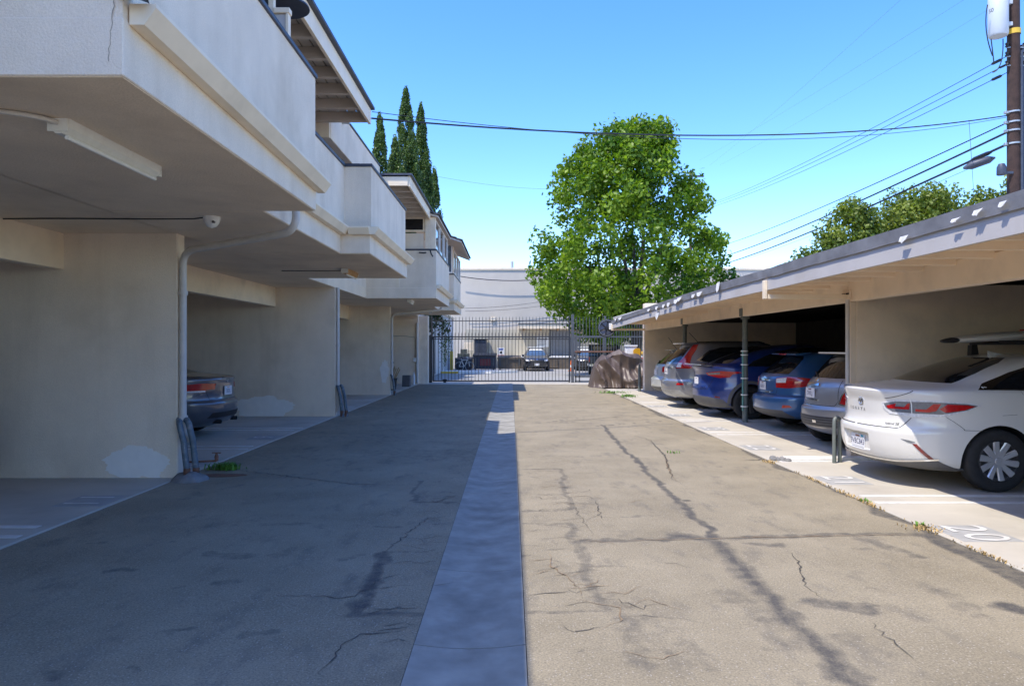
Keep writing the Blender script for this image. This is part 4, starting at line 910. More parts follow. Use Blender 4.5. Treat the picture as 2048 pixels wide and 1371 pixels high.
for sg in (-1, 1):
    q = lambda pts: [(sg * a, b) for a, b in pts]
    a = s.patch('tail_light', 'arc', q([(.60, .70), (.64, .84), (.72, .97), (.83, .985), (.90, .93), (.87, .78), (.78, .69), (.68, .675)]), 'chrome', .005)
    s.patch('red_lamp', 'arc', q([(.625, .71), (.66, .84), (.73, .95), (.82, .965), (.875, .92), (.85, .785), (.77, .705), (.69, .69)]), 'red', .009, a)
    s.patch('clear_lamp', 'arc', q([(.69, .80), (.73, .88), (.79, .88), (.80, .80), (.76, .74), (.71, .745)]), 'clear', .012, a)
    s.patch('reflector', 'arc', q([(.74, .42), (.84, .43), (.85, .465), (.76, .46)]), 'red', .006); s.ribbon('hatch_gap', 'arc', q([(.02, .66), (.55, .665), (.60, .74), (.56, 1.05)]), .007)
s.patch('lower_grille', 'arc', [(-.66, .50), (.66, .50), (.72, .34), (-.72, .34)], 'greyplastic', .006)
for zz in (.37, .41, .45, .485): s.ribbon('grille_slat', 'arc', [(-.68, zz), (.68, zz)], .012, 'black', .009)
s.patch('exhaust_tip', 'arc', [(-.28, .40), (-.20, .40), (-.20, .44), (-.28, .44)], 'chrome', .015)
s.plate(.84, '7WLJ'); s.patch('plate_brow', 'rear', [(-.20, .945), (.20, .945), (.17, .985), (-.17, .985)], 'chrome', .022); s.patch('plate_ledge_or_glint', 'rear', [(-.24, .73), (.24, .73), (.24, .75), (-.24, .75)], 'chrome', .014)
s.patch('emblem', 'rear', [(-.03, 1.02), (.03, 1.02), (.035, 1.05), (0, 1.065), (-.035, 1.05)], 'chrome', .008)
MB().prism([(.50, 1.425), (.42, 1.445), (.43, 1.47), (.62, 1.475)], 1, -.52, .52).build('roof_spoiler', PS, s.root); MB().box(.405, .42, -.5, .5, 1.445, 1.468).build('spoiler_edge', M['white'], s.root)
m = MB(); m.tube([s.pt('rear', .02, 1.075, .012, 1), s.pt('rear', .22, 1.13, .02, 1), s.pt('rear', .42, 1.14, .018, 1)], .010, 6); m.build('wiper', M['black'], s.root); s.mirrors(2.4, 1.05)
# --- mid blue hatchback
s = Car('hatchback', [(.24, .25, 4.15, .78), (.30, .09, 4.3, .83), (.40, .01, 4.38, .86), (.55, .0, 4.42, .87), (.63, .015, 4.41, .872), (.655, .06, 4.4, .872), (.67, .10, 4.38, .872), (.80, .115, 4.25, .872), (.93, .135, 3.9, .866), (1.0, .165, 3.6, .85), (1.06, .22, 3.45, .825), (1.2, .40, 3.1, .76), (1.32, .56, 2.82, .70), (1.395, .66, 2.62, .66), (1.43, .72, 2.5, .62), (1.452, .95, 2.35, .5), (1.465, 1.5, 2.0, .15)],
        PB, (4.72, 13.62, .012), 0, 'mid blue hatchback with roof spoiler between the silver hatchback and the tied post', (.93, 3.55), .325, (6.5, 2.8), group=GRP, spokes=5)
s.patch('rear_window', 'rear', [(-.62, 1.055), (.62, 1.055), (.60, 1.16), (.52, 1.33), (.46, 1.375), (-.46, 1.375), (-.52, 1.33), (-.60, 1.16)], 'glass', .003)
s.patch('side_window', 'side', [(.88, 1.13), (1.05, 1.30), (1.25, 1.38), (2.2, 1.40), (2.9, 1.22), (3.2, 1.03), (1.2, 1.06)], 'glass', .004, both=True)
for sg in (-1, 1):
    q = lambda pts: [(sg * a, b) for a, b in pts]
    a = s.patch('tail_light', 'arc', q([(.46, .975), (.70, 1.005), (.95, .995), (1.25, .965), (1.20, .94), (1.02, .835), (.75, .80), (.49, .805)]), 'red', .008)
    s.patch('clear_lamp', 'arc', q([(.475, .965), (.68, .988), (.69, .90), (.485, .89)]), 'clear', .012, a)
    s.patch('reflector', 'arc', q([(.72, .44), (.90, .455), (.86, .495), (.74, .495)]), 'red', .008); s.ribbon('hatch_gap', 'arc', q([(.02, .675), (.50, .68), (.52, .80)]), .007); s.ribbon('panel_gap', 'arc', q([(.95, .80), (1.2, .66), (1.5, .66)]), .004)
s.patch('lower_bumper', 'arc', [(-.72, .40), (.72, .40), (.82, .28), (.72, .255), (-.72, .255), (-.82, .28)], 'greyplastic', .006)
s.plate(.82, '6XKV'); s.patch('chrome_bar', 'rear', [(-.24, .915), (.24, .915), (.24, .94), (-.24, .94)], 'chrome', .018); s.patch('emblem', 'rear', [(-.05, .955), (0, .94), (.05, .955), (.05, .98), (0, .99), (-.05, .98)], 'chrome', .012); s.lettering('PZEV', -.36, .735, .045, 'chrome')
s.patch('plate_ledge_or_glint', 'rear', [(-.30, .70), (.30, .70), (.30, .725), (-.30, .725)], 'chrome', .012)  # bright chrome strip paints in the light bounced onto the step below the plate
MB().prism([(.62, 1.40), (.50, 1.405), (.49, 1.425), (.80, 1.455)], 1, -.60, .60).build('roof_spoiler', PB, s.root); MB().box(.478, .492, -.16, .16, 1.403, 1.428, .003).build('brake_lamp', M['red'], s.root)
m = MB(); m.tube([s.pt('rear', .03, 1.07, .012, 1), s.pt('rear', -.18, 1.10, .02, 1), s.pt('rear', -.30, 1.16, .016, 1)], .012, 6); m.build('wiper', M['black'], s.root); s.mirrors(3.1, 1.05)
# --- deep blue crossover
s = Car('crossover', [(.20, .30, 4.45, .84), (.26, .12, 4.62, .90), (.36, .04, 4.70, .935), (.48, .0, 4.74, .95), (.62, .0, 4.75, .956), (.80, .045, 4.7, .958), (.93, .06, 4.5, .952), (1.03, .03, 4.2, .94), (1.10, -.01, 3.95, .925), (1.125, .01, 3.85, .912), (1.145, .10, 3.78, .895), (1.18, .32, 3.65, .865), (1.30, .62, 3.35, .80), (1.43, 1.0, 3.0, .725), (1.53, 1.4, 2.75, .66), (1.585, 1.75, 2.58, .58), (1.61, 2.05, 2.5, .42), (1.62, 2.3, 2.4, .15)],
        PT, (4.18, 16.15, .012), 0, 'deep blue crossover with rear lip spoiler behind the tied post', (.95, 3.84), .355, (6, 2.7), group=GRP, wheelmat='darkalloy', spokes=5)
s.patch('rear_window', 'rear', [(-.66, 1.19), (.66, 1.19), (.62, 1.3), (.5, 1.45), (.4, 1.53), (-.4, 1.53), (-.5, 1.45), (-.62, 1.3)], 'glass', .003)
s.patch('side_window', 'side', [(.90, 1.14), (1.05, 1.25), (1.6, 1.46), (2.2, 1.55), (2.8, 1.5), (3.3, 1.25), (3.5, 1.12)], 'glass', .004, both=True)
for sg in (-1, 1):
    q = lambda pts: [(sg * a, b) for a, b in pts]
    a = s.patch('tail_light', 'arc', q([(.50, .985), (.90, 1.035), (1.28, 1.02), (1.34, 1.0), (1.12, .965), (1.06, .90), (.84, .885), (.56, .935)]), 'red', .008)
    s.patch('clear_lamp', 'arc', q([(.55, .98), (.88, 1.012), (.86, .965), (.60, .95)]), 'smoke', .012, a); s.ribbon('hatch_gap', 'arc', q([(.02, .62), (.60, .63), (.72, .9)]), .007)
    s.patch('reflector', 'arc', q([(.78, .46), (.90, .45), (.90, .475), (.80, .49)]), 'darkred', .006)
    s.patch('wheel_arch_trim', 'side', [(.95 + .47 * math.cos(a_), .36 + .47 * math.sin(a_)) for a_ in [k * math.pi / 16 - .12 for k in range(18)]] + [(.95 + .405 * math.cos(a_), .36 + .405 * math.sin(a_)) for a_ in [k * math.pi / 16 - .12 for k in range(17, -1, -1)]], 'greyplastic', .008, sg=sg)
s.patch('lower_bumper', 'arc', [(-.95, .42), (-.6, .47), (.6, .47), (.95, .42), (1.05, .24), (-1.05, .24)], 'greyplastic', .006)
s.plate(.80, None); s.lettering('DUAL MOTOR', -.42, .66, .035, 'chrome'); MB().prism([(.12, 1.125), (-.06, 1.155), (-.055, 1.17), (.2, 1.16)], 1, -.74, .74).build('lip_spoiler', M['chrome'], s.root); s.mirrors(3.35, 1.15)
# --- grey suv with tall tail lights
s = Car('suv', [(.26, .25, 4.25, .80), (.33, .09, 4.4, .86), (.45, .01, 4.48, .895), (.60, .0, 4.53, .91), (.70, .02, 4.55, .912), (.735, .06, 4.55, .912), (.90, .09, 4.45, .912), (1.05, .11, 3.95, .905), (1.13, .14, 3.65, .885), (1.22, .20, 3.48, .85), (1.36, .32, 3.22, .80), (1.5, .44, 2.95, .745), (1.6, .53, 2.75, .70), (1.645, .58, 2.65, .66), (1.67, .80, 2.5, .53), (1.685, 1.4, 2.1, .15)],
        PG, (3.98, 18.62, .012), 0, 'grey SUV with tall red pillar tail lights between the two carport posts', (.98, 3.60), .35, (6.5, 2.8), group=GRP, spokes=5)
s.patch('rear_window', 'rear', [(-.60, 1.17), (.60, 1.17), (.58, 1.3), (.52, 1.56), (-.52, 1.56), (-.58, 1.3)], 'glass', .003)
s.patch('window_trim', 'side', [(.66, 1.22), (1.0, 1.47), (1.3, 1.545), (2.5, 1.58), (3.1, 1.30), (3.4, 1.13), (1.1, 1.15)], 'chrome', .003, both=True)
s.patch('side_window', 'side', [(.74, 1.22), (1.03, 1.45), (1.3, 1.525), (2.48, 1.56), (3.04, 1.30), (3.3, 1.15), (1.1, 1.17)], 'glass', .006, both=True)
for sg in (-1, 1):
    q = lambda pts: [(sg * a, b) for a, b in pts]
    a = s.patch('tail_light', 'arc', q([(.60, 1.02), (.62, 1.18), (.66, 1.30), (.585, 1.60), (.70, 1.62), (.78, 1.50), (.83, 1.33), (.95, 1.15), (1.12, 1.05), (1.05, 1.015)]), 'red', .010)
    s.patch('clear_lamp', 'arc', q([(.615, 1.04), (.635, 1.15), (.75, 1.15), (.76, 1.04)]), 'clear', .014, a); s.patch('reflector', 'arc', q([(.72, .60), (.92, .60), (.90, .65), (.74, .65)]), 'red', .008)
s.patch('lower_bumper', 'arc', [(-.8, .47), (.8, .47), (1.0, .30), (-1.0, .30)], 'galv', .006); s.patch('chrome_bar', 'rear', [(-.42, 1.02), (.42, 1.02), (.42, 1.055), (-.42, 1.055)], 'chrome', .02); s.plate(.93, '8KVN')
MB().prism([(.55, 1.635), (.42, 1.635), (.40, 1.655), (.8, 1.672)], 1, -.64, .64).build('roof_spoiler', PG, s.root)
for sg in (-1, 1): MB().tube([(.95, sg * .58, 1.65), (1.1, sg * .585, 1.69), (2.3, sg * .585, 1.69), (2.45, sg * .58, 1.655)], .014, 8).build('roof_rail', M['chrome'], s.root, smooth=True)
MB().tube([(.95, .05, 1.66), (.70, .05, 1.93)], .007, 6).build('antenna', M['black'], s.root); s.mirrors(3.3, 1.15)
# --- pale wagon
s = Car('station_wagon', [(.24, .25, 4.4, .78), (.32, .07, 4.6, .84), (.45, .0, 4.67, .87), (.62, .0, 4.7, .885), (.66, .05, 4.7, .885), (.69, .09, 4.68, .885), (.90, .12, 4.4, .88), (1.0, .15, 4.0, .87), (1.06, .20, 3.75, .845), (1.2, .36, 3.4, .78), (1.35, .52, 3.05, .71), (1.45, .62, 2.8, .65), (1.50, .75, 2.65, .55), (1.52, 1.2, 2.3, .15)],
        PL, (4.22, 21.25, .012), 0, 'pale wagon with dark rear glass, last in the carport row by the end wall', (.98, 3.68), .325, (6.5, 2.8), group=GRP)
s.patch('rear_window', 'rear', [(-.60, 1.06), (.60, 1.06), (.56, 1.25), (.48, 1.42), (-.48, 1.42), (-.56, 1.25)], 'glass', .003); s.patch('side_window', 'side', [(.75, 1.1), (1.0, 1.38), (2.3, 1.43), (3.1, 1.2), (3.5, 1.03)], 'glass', .004, both=True)
for sg in (-1, 1): s.patch('tail_light', 'arc', [(sg * a, b) for a, b in [(.50, .99), (.78, 1.0), (1.05, .96), (.95, .83), (.52, .83)]], 'red', .008)
s.patch('lower_bumper', 'arc', [(-.8, .40), (.8, .40), (.9, .27), (-.9, .27)], 'greyplastic', .006); s.plate(.82, None); MB().prism([(.62, 1.455), (.50, 1.46), (.49, 1.48), (.8, 1.5)], 1, -.52, .52).build('roof_spoiler', PL, s.root); MB().tube([(.8, .3, 1.5), (.55, .3, 1.85)], .006, 6).build('antenna', M['black'], s.root)
m = MB(); m.tube([s.pt('rear', .03, 1.07, .012, 1), s.pt('rear', .2, 1.12, .02, 1), s.pt('rear', .42, 1.14, .016, 1)], .012, 6); m.build('wiper', M['black'], s.root)
# --- dark coupe in the second bay (left)
s = Car('coupe', [(.20, .28, 4.3, .76), (.26, .12, 4.45, .82), (.36, .03, 4.53, .86), (.50, .0, 4.57, .885), (.60, .0, 4.58, .89), (.635, .025, 4.57, .89), (.66, .055, 4.55, .89), (.80, .075, 4.45, .888), (.93, .075, 4.1, .88), (1.0, .07, 3.8, .865), (1.03, .09, 3.65, .85), (1.05, .18, 3.5, .835), (1.09, .70, 3.2, .80), (1.18, 1.02, 2.9, .73), (1.28, 1.4, 2.6, .66), (1.34, 1.75, 2.4, .58), (1.365, 2.05, 2.3, .42), (1.375, 2.2, 2.25, .15)],
        PD, (-4.88, 12.42, .012), math.pi, 'dark slate coupe with red tail lights parked in the second left bay', (1.0, 3.76), .32, (6.5, 2.7))
s.patch('rear_window', 'rear', [(-.6, 1.10), (.6, 1.10), (.55, 1.2), (.42, 1.32), (-.42, 1.32), (-.55, 1.2)], 'glass', .003); s.patch('side_window', 'side', [(1.0, 1.06), (1.4, 1.22), (1.9, 1.31), (2.4, 1.29), (2.95, 1.06)], 'glass', .004, both=True)
for sg in (-1, 1):
    q = lambda pts: [(sg * a, b) for a, b in pts]
    a = s.patch('tail_light', 'arc', q([(.40, .935), (.70, .945), (1.0, .925), (1.28, .885), (1.22, .835), (1.05, .80), (.62, .80), (.60, .835), (.43, .84)]), 'red', .008)
    s.patch('clear_lamp', 'arc', q([(.62, .80), (1.05, .80), (1.15, .825), (.62, .825)]), 'clear', .011, a); s.ribbon('trunk_gap', 'arc', q([(.02, .66), (.55, .665), (.60, .80)]), .007); s.ribbon('panel_gap', 'arc', q([(.62, .80), (.9, .70), (1.5, .70)]), .004)
    s.patch('reflector', 'arc', q([(.98, .44), (1.05, .44), (1.05, .47), (.98, .47)]), 'smoke', .006)
s.patch('diffuser', 'arc', [(-.55, .45), (.55, .45), (.62, .36), (-.62, .36)], 'black', .004)
for dy in (.38, -.30): MB().lathe([(.028, 0), (.036, 0), (.036, .2), (.028, .2), (.028, 0)], (.03, dy, .29), 0, 16).build('exhaust_tip', M['black'], s.root, smooth=True)
s.plate(.80, '5FDL'); s.patch('emblem', 'rear', [(.035 * math.cos(k * .5236), .965 + .035 * math.sin(k * .5236)) for k in range(12)], 'chrome', .006); s.mirrors(2.9, 1.02)
# --- silver hatchback just showing in the first bay (left)
s = Car('hatchback', [(.22, .22, 3.9, .74), (.30, .06, 4.05, .81), (.45, .0, 4.1, .84), (.62, .0, 4.1, .85), (.68, .05, 4.08, .85), (.9, .1, 3.8, .845), (1.02, .16, 3.3, .82), (1.2, .38, 2.9, .74), (1.38, .58, 2.45, .65), (1.45, .75, 2.3, .5), (1.47, 1.2, 2.0, .15)], PS, (-5.22, 6.5, .012), math.pi, 'silver hatchback barely showing in the first left bay', (.85, 3.35), .31, (5.5, 2.6))
s.patch('rear_window', 'rear', [(-.55, 1.05), (.55, 1.05), (.45, 1.36), (-.45, 1.36)], 'glass', .003); s.plate(.82, None); s.patch('side_window', 'side', [(.7, 1.08), (1.0, 1.33), (2.2, 1.36), (2.9, 1.06)], 'glass', .004, both=True)
for sg in (-1, 1): s.patch('tail_light', 'arc', [(sg * a, b) for a, b in [(.62, .72), (.66, .98), (.86, .98), (.95, .80), (.8, .70)]], 'red', .008)
# --- two dark cars with white roofs beyond the gate, noses towards the lane
HR = [(.20, .25, 4.0, .76), (.30, .06, 4.2, .84), (.45, .0, 4.28, .87), (.65, .02, 4.3, .88), (.78, .06, 4.22, .88), (.90, .1, 3.95, .875), (.98, .15, 3.4, .86), (1.02, .18, 3.15, .84), (1.2, .35, 2.8, .76), (1.36, .5, 2.45, .68), (1.43, .62, 2.25, .6), (1.46, .8, 2.1, .45), (1.475, 1.2, 1.7, .15)]
for (x, y, lab) in ((1.72, 51.2, 'black car with white roof, facing the gate beside the dumpsters'), (5.25, 51.6, 'dark car with white roof half hidden behind the gate post and traffic cone')):
    s = Car('car', HR, PK, (x, y, -.008), -math.pi / 2, lab, (.9, 3.45), .32, (6, 2.7), (5, 2.6))
    s.patch('windscreen', 'front', [(-.66, 1.04), (.66, 1.04), (.60, 1.2), (.52, 1.36), (-.52, 1.36), (-.60, 1.2)], simple('blue_tinted_screen', (.06, .10, .16), .08, spec=.8), .004)
    s.patch('roof_panel', 'front', [(-.50, 1.385), (.50, 1.385), (.40, 1.45), (-.40, 1.45)], 'white', .006)
    for sg in (-1, 1): s.patch('headlight', 'front', [(sg * a, b) for a, b in [(.50, .66), (.72, .68), (.76, .78), (.52, .76)]], 'clear', .008)
    s.patch('grille', 'front', [(-.45, .60), (.45, .60), (.42, .72), (-.42, .72)], 'black', .006); s.plate(.45, None, front=True); s.patch('emblem', 'front', [(-.06, .76), (.06, .76), (0, .80)], 'chrome', .006); s.mirrors(3.0, 1.03)
    MB().box(1.5, 1.6, -.55, .55, 1.56, 1.62, .01).build('roof_bar', M['white'], s.root); MB().box(1.52, 1.58, -.5, -.42, 1.44, 1.56).build('roof_bar_foot', M['black'], s.root); MB().box(1.52, 1.58, .42, .5, 1.44, 1.56).build('roof_bar_foot', M['black'], s.root)
# --- pickup on the road, seen from behind
t = empty('pickup_truck', (5.35, 40.5, -.012), math.pi / 2 - .12, local=True, label='dark pickup truck with red tail light on the road behind the tarp', cat='truck')
MB().prism([(0, .55), (0, 1.05), (2.0, 1.05), (2.05, 1.08), (2.15, 1.75), (3.3, 1.75), (3.8, 1.12), (4.9, 1.02), (5.1, .9), (5.1, .5), (4.6, .4), (.3, .42)], 1, -.93, .93).build('body', PK, t)
MB().box(-.06, .02, -.9, .9, .48, .66, .03).build('bumper', M['chrome'], t); MB().box(.02, .06, -.75, .75, .7, 1.0).build('tailgate', PK, t)
for sg in (-1, 1): MB().box(-.012, .1, sg * .93 - .07 * (sg > 0) + 0, sg * .93 + .07 * (sg < 0), .74, 1.04).build('tail_light', M['red'], t)
MB().box(2.08, 2.11, -.7, .7, 1.2, 1.65).build('rear_window', M['glass'], t)
for x in (1.0, 4.2):
    for sg in (-1, 1): MB().lathe([(.2, -.12), (.36, -.12), (.38, -.08), (.38, .08), (.36, .12), (.2, .12), (.001, .1), (.001, -.1), (.2, -.12)], (x, sg * .84, .38), 1, 24).build('wheel', M['rubber'], t, smooth=50)
# ------------------------------------------------------------------ gate line
YG = 31.4
bar_me = MB().box(-.011, .011, -.011, .011, 0, 1).mesh('bar', M['iron']); bar_me2 = MB().box(-.011, .011, -.011, .011, 0, 1).mesh('bar', M['iron2'])
tip_me = MB().add([(-.012, -.012, 0), (.012, -.012, 0), (.012, .012, 0), (-.012, .012, 0), (0, 0, .09)], [(0, 1, 4), (1, 2, 4), (2, 3, 4), (3, 0, 4), (3, 2, 1, 0)]).mesh('spike', M['iron'])
def bars(root, x0, x1, y, z0, z1, step=.1475, me=bar_me, tip=True, name='bar'):
    n = int(round((x1 - x0) / step)); r = ORG[root]
    for i in range(n + 1):
        x = x0 + (x1 - x0) * i / n; o = mesh_obj(name, me, root, loc=Vector((x, y, z0)) - r); o.scale = (1, 1, z1 - z0); ORG[o] = r
        if tip: mesh_obj('spike', tip_me, root, loc=Vector((x, y, z1)) - r)
def rail(root, x0, x1, y, z, h=.05, w=.04, mat='iron', name='rail'): MB().box(x0, x1, y - w / 2, y + w / 2, z - h / 2, z + h / 2, .004).build(name, M[mat], root)
g = empty('sliding_gate', (-.4, YG, 0), label='black iron sliding gate with spiked bars across the end of the lane', cat='gate')
rail(g, -3.42, 2.62, YG, 2.03, .055); rail(g, -3.42, 2.62, YG, .085, .06); bars(g, -3.36, 2.56, YG, .11, 2.16)
MB().box(-3.46, -3.40, YG - .035, YG + .035, .05, 2.06, .005).build('end_post', M['iron'], g); MB().box(2.56, 2.62, YG - .034, YG + .034, .05, 2.06, .005).build('end_post', M['iron'], g)
MB().lathe([(.001, -.02), (.075, -.02), (.075, .02), (.001, .02)], (-2.92, YG - .03, .075), 1, 20).build('roller', M['black'], g, smooth=40)
MB().box(-3.02, -2.82, YG - .05, YG - .015, .10, .16, .004).build('roller_bracket', M['iron'], g)
f = empty('gate_extension', (-.4, YG + .12, 2), label='row of tall spiked pickets rising above the sliding gate', cat='fence')
rail(f, -3.6, 2.66, YG + .12, 2.74, .035, .03); rail(f, -3.6, 2.66, YG + .12, 1.93, .035, .03); bars(f, -3.55 + .07, 2.6, YG + .12, 1.9, 2.86)
for x in (-3.52, 2.58): MB().box(x - .025, x + .025, YG + .10, YG + .14, 0, 2.95, .004).build('post', M['iron'], f)
t = empty('gate_post', (-3.58, YG, 0), label='dark gate post with opener box beside the building corner', cat='post')
MB().box(-3.62, -3.53, YG - .06, YG + .04, 0, 2.1, .006).build('post', M['iron'], t); MB().box(-3.98, -3.66, YG - .3, YG + .0, .0, .80, .015).build('opener_box', M['cap'], t); MB().box(-3.51, -3.475, YG - .05, YG + .02, 0, 2.05, .005).build('catch_post', M['iron'], t)
MB().box(2.66, 2.78, YG - .06, YG + .06, 0, 3.02, .006).build('gate_post', M['iron2'], label='tall grey gate post between sliding gate and foot gate', cat='post')
pg = empty('foot_gate', (3.4, YG, 0), label='grey framed iron foot gate next to the tall gate post', cat='gate')
rail(pg, 2.82, 4.10, YG, 2.03, .09, .06, 'iron2'); rail(pg, 2.82, 4.10, YG, .28, .08, .06, 'iron2'); rail(pg, 2.82, 4.10, YG, .07, .06, .06, 'iron2')
for x in (2.86, 3.02, 4.08): MB().box(x - .03, x + .03, YG - .03, YG + .03, .03, 2.0, .004).build('stile', M['iron2'], pg)
bars(pg, 3.16, 3.95, YG, .3, 2.0, .13, bar_me2, False); bars(pg, 2.9, 4.05, YG + .03, 2.05, 2.86, .145, bar_me2)
MB().box(2.9, 3.1, YG - .07, YG - .035, 1.30, 1.42, .01).build('latch', M['black'], pg)
sf = empty('side_fence', (5, YG, 0), label='grey iron picket fence between foot gate and carport end wall', cat='fence')
rail(sf, 4.15, 6.3, YG, 2.03, .05, .04, 'iron2'); rail(sf, 4.15, 6.3, YG, .3, .05, .04, 'iron2'); bars(sf, 4.2, 6.25, YG, .1, 2.88, .115, bar_me2); rail(sf, 4.15, 6.3, YG, 2.74, .04, .03, 'iron2')
MB().box(4.12, 4.19, YG - .035, YG + .035, 0, 2.95, .005).build('post', M['iron2'], sf)
MB().tube([(2.8, YG - .1, 1.37), (5.9, YG - .1, 1.37)], .032, 10).build('pipe_rail', M['rust'], smooth=True, label='long rusty horizontal pipe rail across the foot gate', cat='rail')
# ------------------------------------------------------------------ tarp heap with things on top
t = empty('tarp_heap', (4.35, 28.3, 0), label='crumpled brown tarpaulin draped over a heap beside the carport', cat='tarp')
ox = [(1178, 773), (1182, 755), (1189, 728), (1197, 716), (1210, 712), (1222, 704), (1240, 703), (1250, 709), (1262, 712), (1275, 711), (1287, 718), (1296, 732), (1302, 772)]
hx_ = [P(a, 0, 28.2).x for a, _ in ox]; hz_ = [max(.03, P(0, b, 28.2).z) for _, b in ox]
prof_ = [(-.92, 0.0), (-.80, .25), (-.66, .62), (-.52, .92), (-.34, 1.0), (.0, .98), (.35, .96), (.6, .7), (.8, 0.0)]
nx, ny = 130, 110; vs = []
tri = lambda t: abs((t % 1.0) * 2 - 1)
for j in range(ny + 1):
    w = j / ny * (len(prof_) - 1); k = min(int(w), len(prof_) - 2); u = w - k
    py, pz = prof_[k][0] * (1 - u) + prof_[k + 1][0] * u, prof_[k][1] * (1 - u) + prof_[k + 1][1] * u
    ny_, nz_ = -(prof_[k + 1][1] - prof_[k][1]), (prof_[k + 1][0] - prof_[k][0]); l = math.hypot(ny_, nz_); ny_, nz_ = ny_ / l, nz_ / l
    for i in range(nx + 1):
        x = hx_[0] + (hx_[-1] - hx_[0]) * i / nx; h = float(np.interp(x, hx_, hz_)); e = min(1, (x - hx_[0]) / .25 + .1, (hx_[-1] - x) / .25 + .1)
        z = pz * h; xc = 4.62 + .1 * mnoise.noise(Vector((z * 2, 1, 3)))
        phi = z - .95 * abs(x - xc) ** 1.5 + .12 * mnoise.noise(Vector((x * 2.3, z * 2.3, 8)))
        big = (.30 * (1 - tri(phi * 1.05 + .30)) ** 1.5 - .08) if py < .1 else 0            # nested slung folds on the front
        foldx = (x - 4.0) * (1.0 + .35 * pz) + .10 * mnoise.noise(Vector((x * 1.3, z * 1.1, 2)))                       # pleats hanging from the top edge
        rad = .075 * math.sin(foldx * 11 + 1.6 * mnoise.noise(Vector((x * .8, 3, 1)))) * (1 - pz) ** .7 * (1 if py < .2 else .5) + .03 * math.sin(foldx * 27 + z * 2) * (1 - pz)
        q = Vector((x * 3, py * 3, z * 3)); wr = .016 * mnoise.noise(q * 1.1) + .010 * (1 - abs(mnoise.noise(Vector((x * 7, py * 3, z * 3))))) ** 2
        d = (big * min(1, z * 3) + rad + wr) * e
        fl = .10 * max(0, 1 - z / .12) * (mnoise.noise(Vector((x * 5, 1, 1))) + .3) if py < 0 else 0
        vs.append((x + .03 * mnoise.noise(q), 28.3 + py * (.55 + .45 * e) - ny_ * 0 + (-abs(ny_) if py < 0 else abs(ny_)) * d - fl, max(.010, z + nz_ * d * .5 - .03 * (1 - e))))
fs = [(j * (nx + 1) + i, j * (nx + 1) + i + 1, (j + 1) * (nx + 1) + i + 1, (j + 1) * (nx + 1) + i) for j in range(ny) for i in range(nx)]
m = MB(); m.add(vs, fs); m.build('sheet', M['tarp'], t, smooth=75, fix=False)
c = empty('storage_crate', (4.9, 28.25, 1.2), label='white plastic crate lying on the brown tarpaulin', cat='crate')
MB().box(4.55, 4.98, 28.15, 28.5, 1.26, 1.62, .03).build('tub', M['white'], c); MB().box(4.52, 5.01, 28.12, 28.53, 1.60, 1.65, .01).build('rim', M['white'], c)
c = empty('container', (5.0, 28.0, 1.2), label='amber plastic container in front of the white crate on the tarpaulin', cat='container')
MB().prism([(4.82, 1.26), (4.82, 1.44), (4.86, 1.50), (4.92, 1.53), (5.05, 1.53), (5.09, 1.50), (5.09, 1.26)], 1, 27.98, 28.06).build('shell', M['amber'], c); MB().box(4.80, 5.11, 27.97, 28.07, 1.18, 1.26, .01).build('base', M['wood'], c)
MB().box(5.2, 5.55, 28.05, 28.45, 1.28, 1.40, .02).build('toolbox', M['yellow'], label='flat yellow box next to the crate on the tarpaulin', cat='box')
MB().tube([(5.12, 27.95, 1.1), (5.42, 28.05, 1.32)], .02, 8).build('red_handle', M['red'], smooth=True, label='thin red handle sticking out of the tarpaulin', cat='handle')
# ------------------------------------------------------------------ scooter and clutter in the last bay
t = empty('scooter', (-4.6, 24.9, 0), label='grey motor scooter with black seat showing behind the third wall', cat='scooter')
for y in (24.3, 25.5): MB().lathe([(.12, -.05), (.22, -.06), (.25, -.03), (.25, .03), (.22, .06), (.12, .05), (.001, .03), (.001, -.03), (.12, -.05)], (-4.62 + (y - 24.3) * .12, y, .26), 0, 24).build('wheel', M['rubber'], t, smooth=50)
MB().prism([(24.15, .45), (24.2, .75), (24.9, .78), (25.1, .45), (25.35, .42), (25.55, .95), (25.65, .95), (25.6, .5), (25.2, .25), (24.5, .25)], 0, -4.78, -4.46).build('fairing', PG, t)
MB().prism([(24.05, .80), (24.1, .90), (24.6, .86), (24.95, .82), (24.95, .78), (24.15, .76)], 0, -4.8, -4.42).build('seat', M['black'], t); MB().tube([(-4.95, 25.5, 1.02), (-4.2, 25.5, 1.02)], .018, 8).build('handlebar', M['black'], t)
MB().box(-4.7, -4.52, 24.1, 24.14, .55, .65).build('tail_light', M['darkred'], t)
t = empty('black_tub', (-4.35, 25.6, 0), label='black tub with wooden sticks beside the scooter', cat='tub')
MB().lathe([(.001, .02), (.26, .02), (.31, .42), (.34, .44), (.29, .42), (.24, .06), (.001, .06)], (-4.42, 25.7, .012), 2, 20).build('tub', M['black'], t, smooth=40)
for k in range(7): MB().tube([(-4.42 + .03 * k - .1, 25.7 + random.uniform(-.1, .1), .15), (-4.32 + .05 * k + random.uniform(-.1, .1), 25.7 + random.uniform(-.15, .15), .75 + .15 * random.random())], .02, 6).build('stick', M['card'], t)
MB().prism([(-4.3, 0), (-4.28, .45), (-3.98, .45), (-4.0, 0)], 1, 28.0, 28.35, Matrix.Translation((0, 0, .013))).build('waste_bin', M['greyplastic'], label='small grey waste bin at the foot of the end wall', cat='bin')
MB().lathe([(.001, 0), (.06, 0), (.06, .38), (.03, .46), (.03, .52), (.001, .52)], (-4.05, 29.6, .013), 2, 14).build('bottle', M['white'], smooth=True, label='tall white bottle standing by the end wall', cat='bottle')
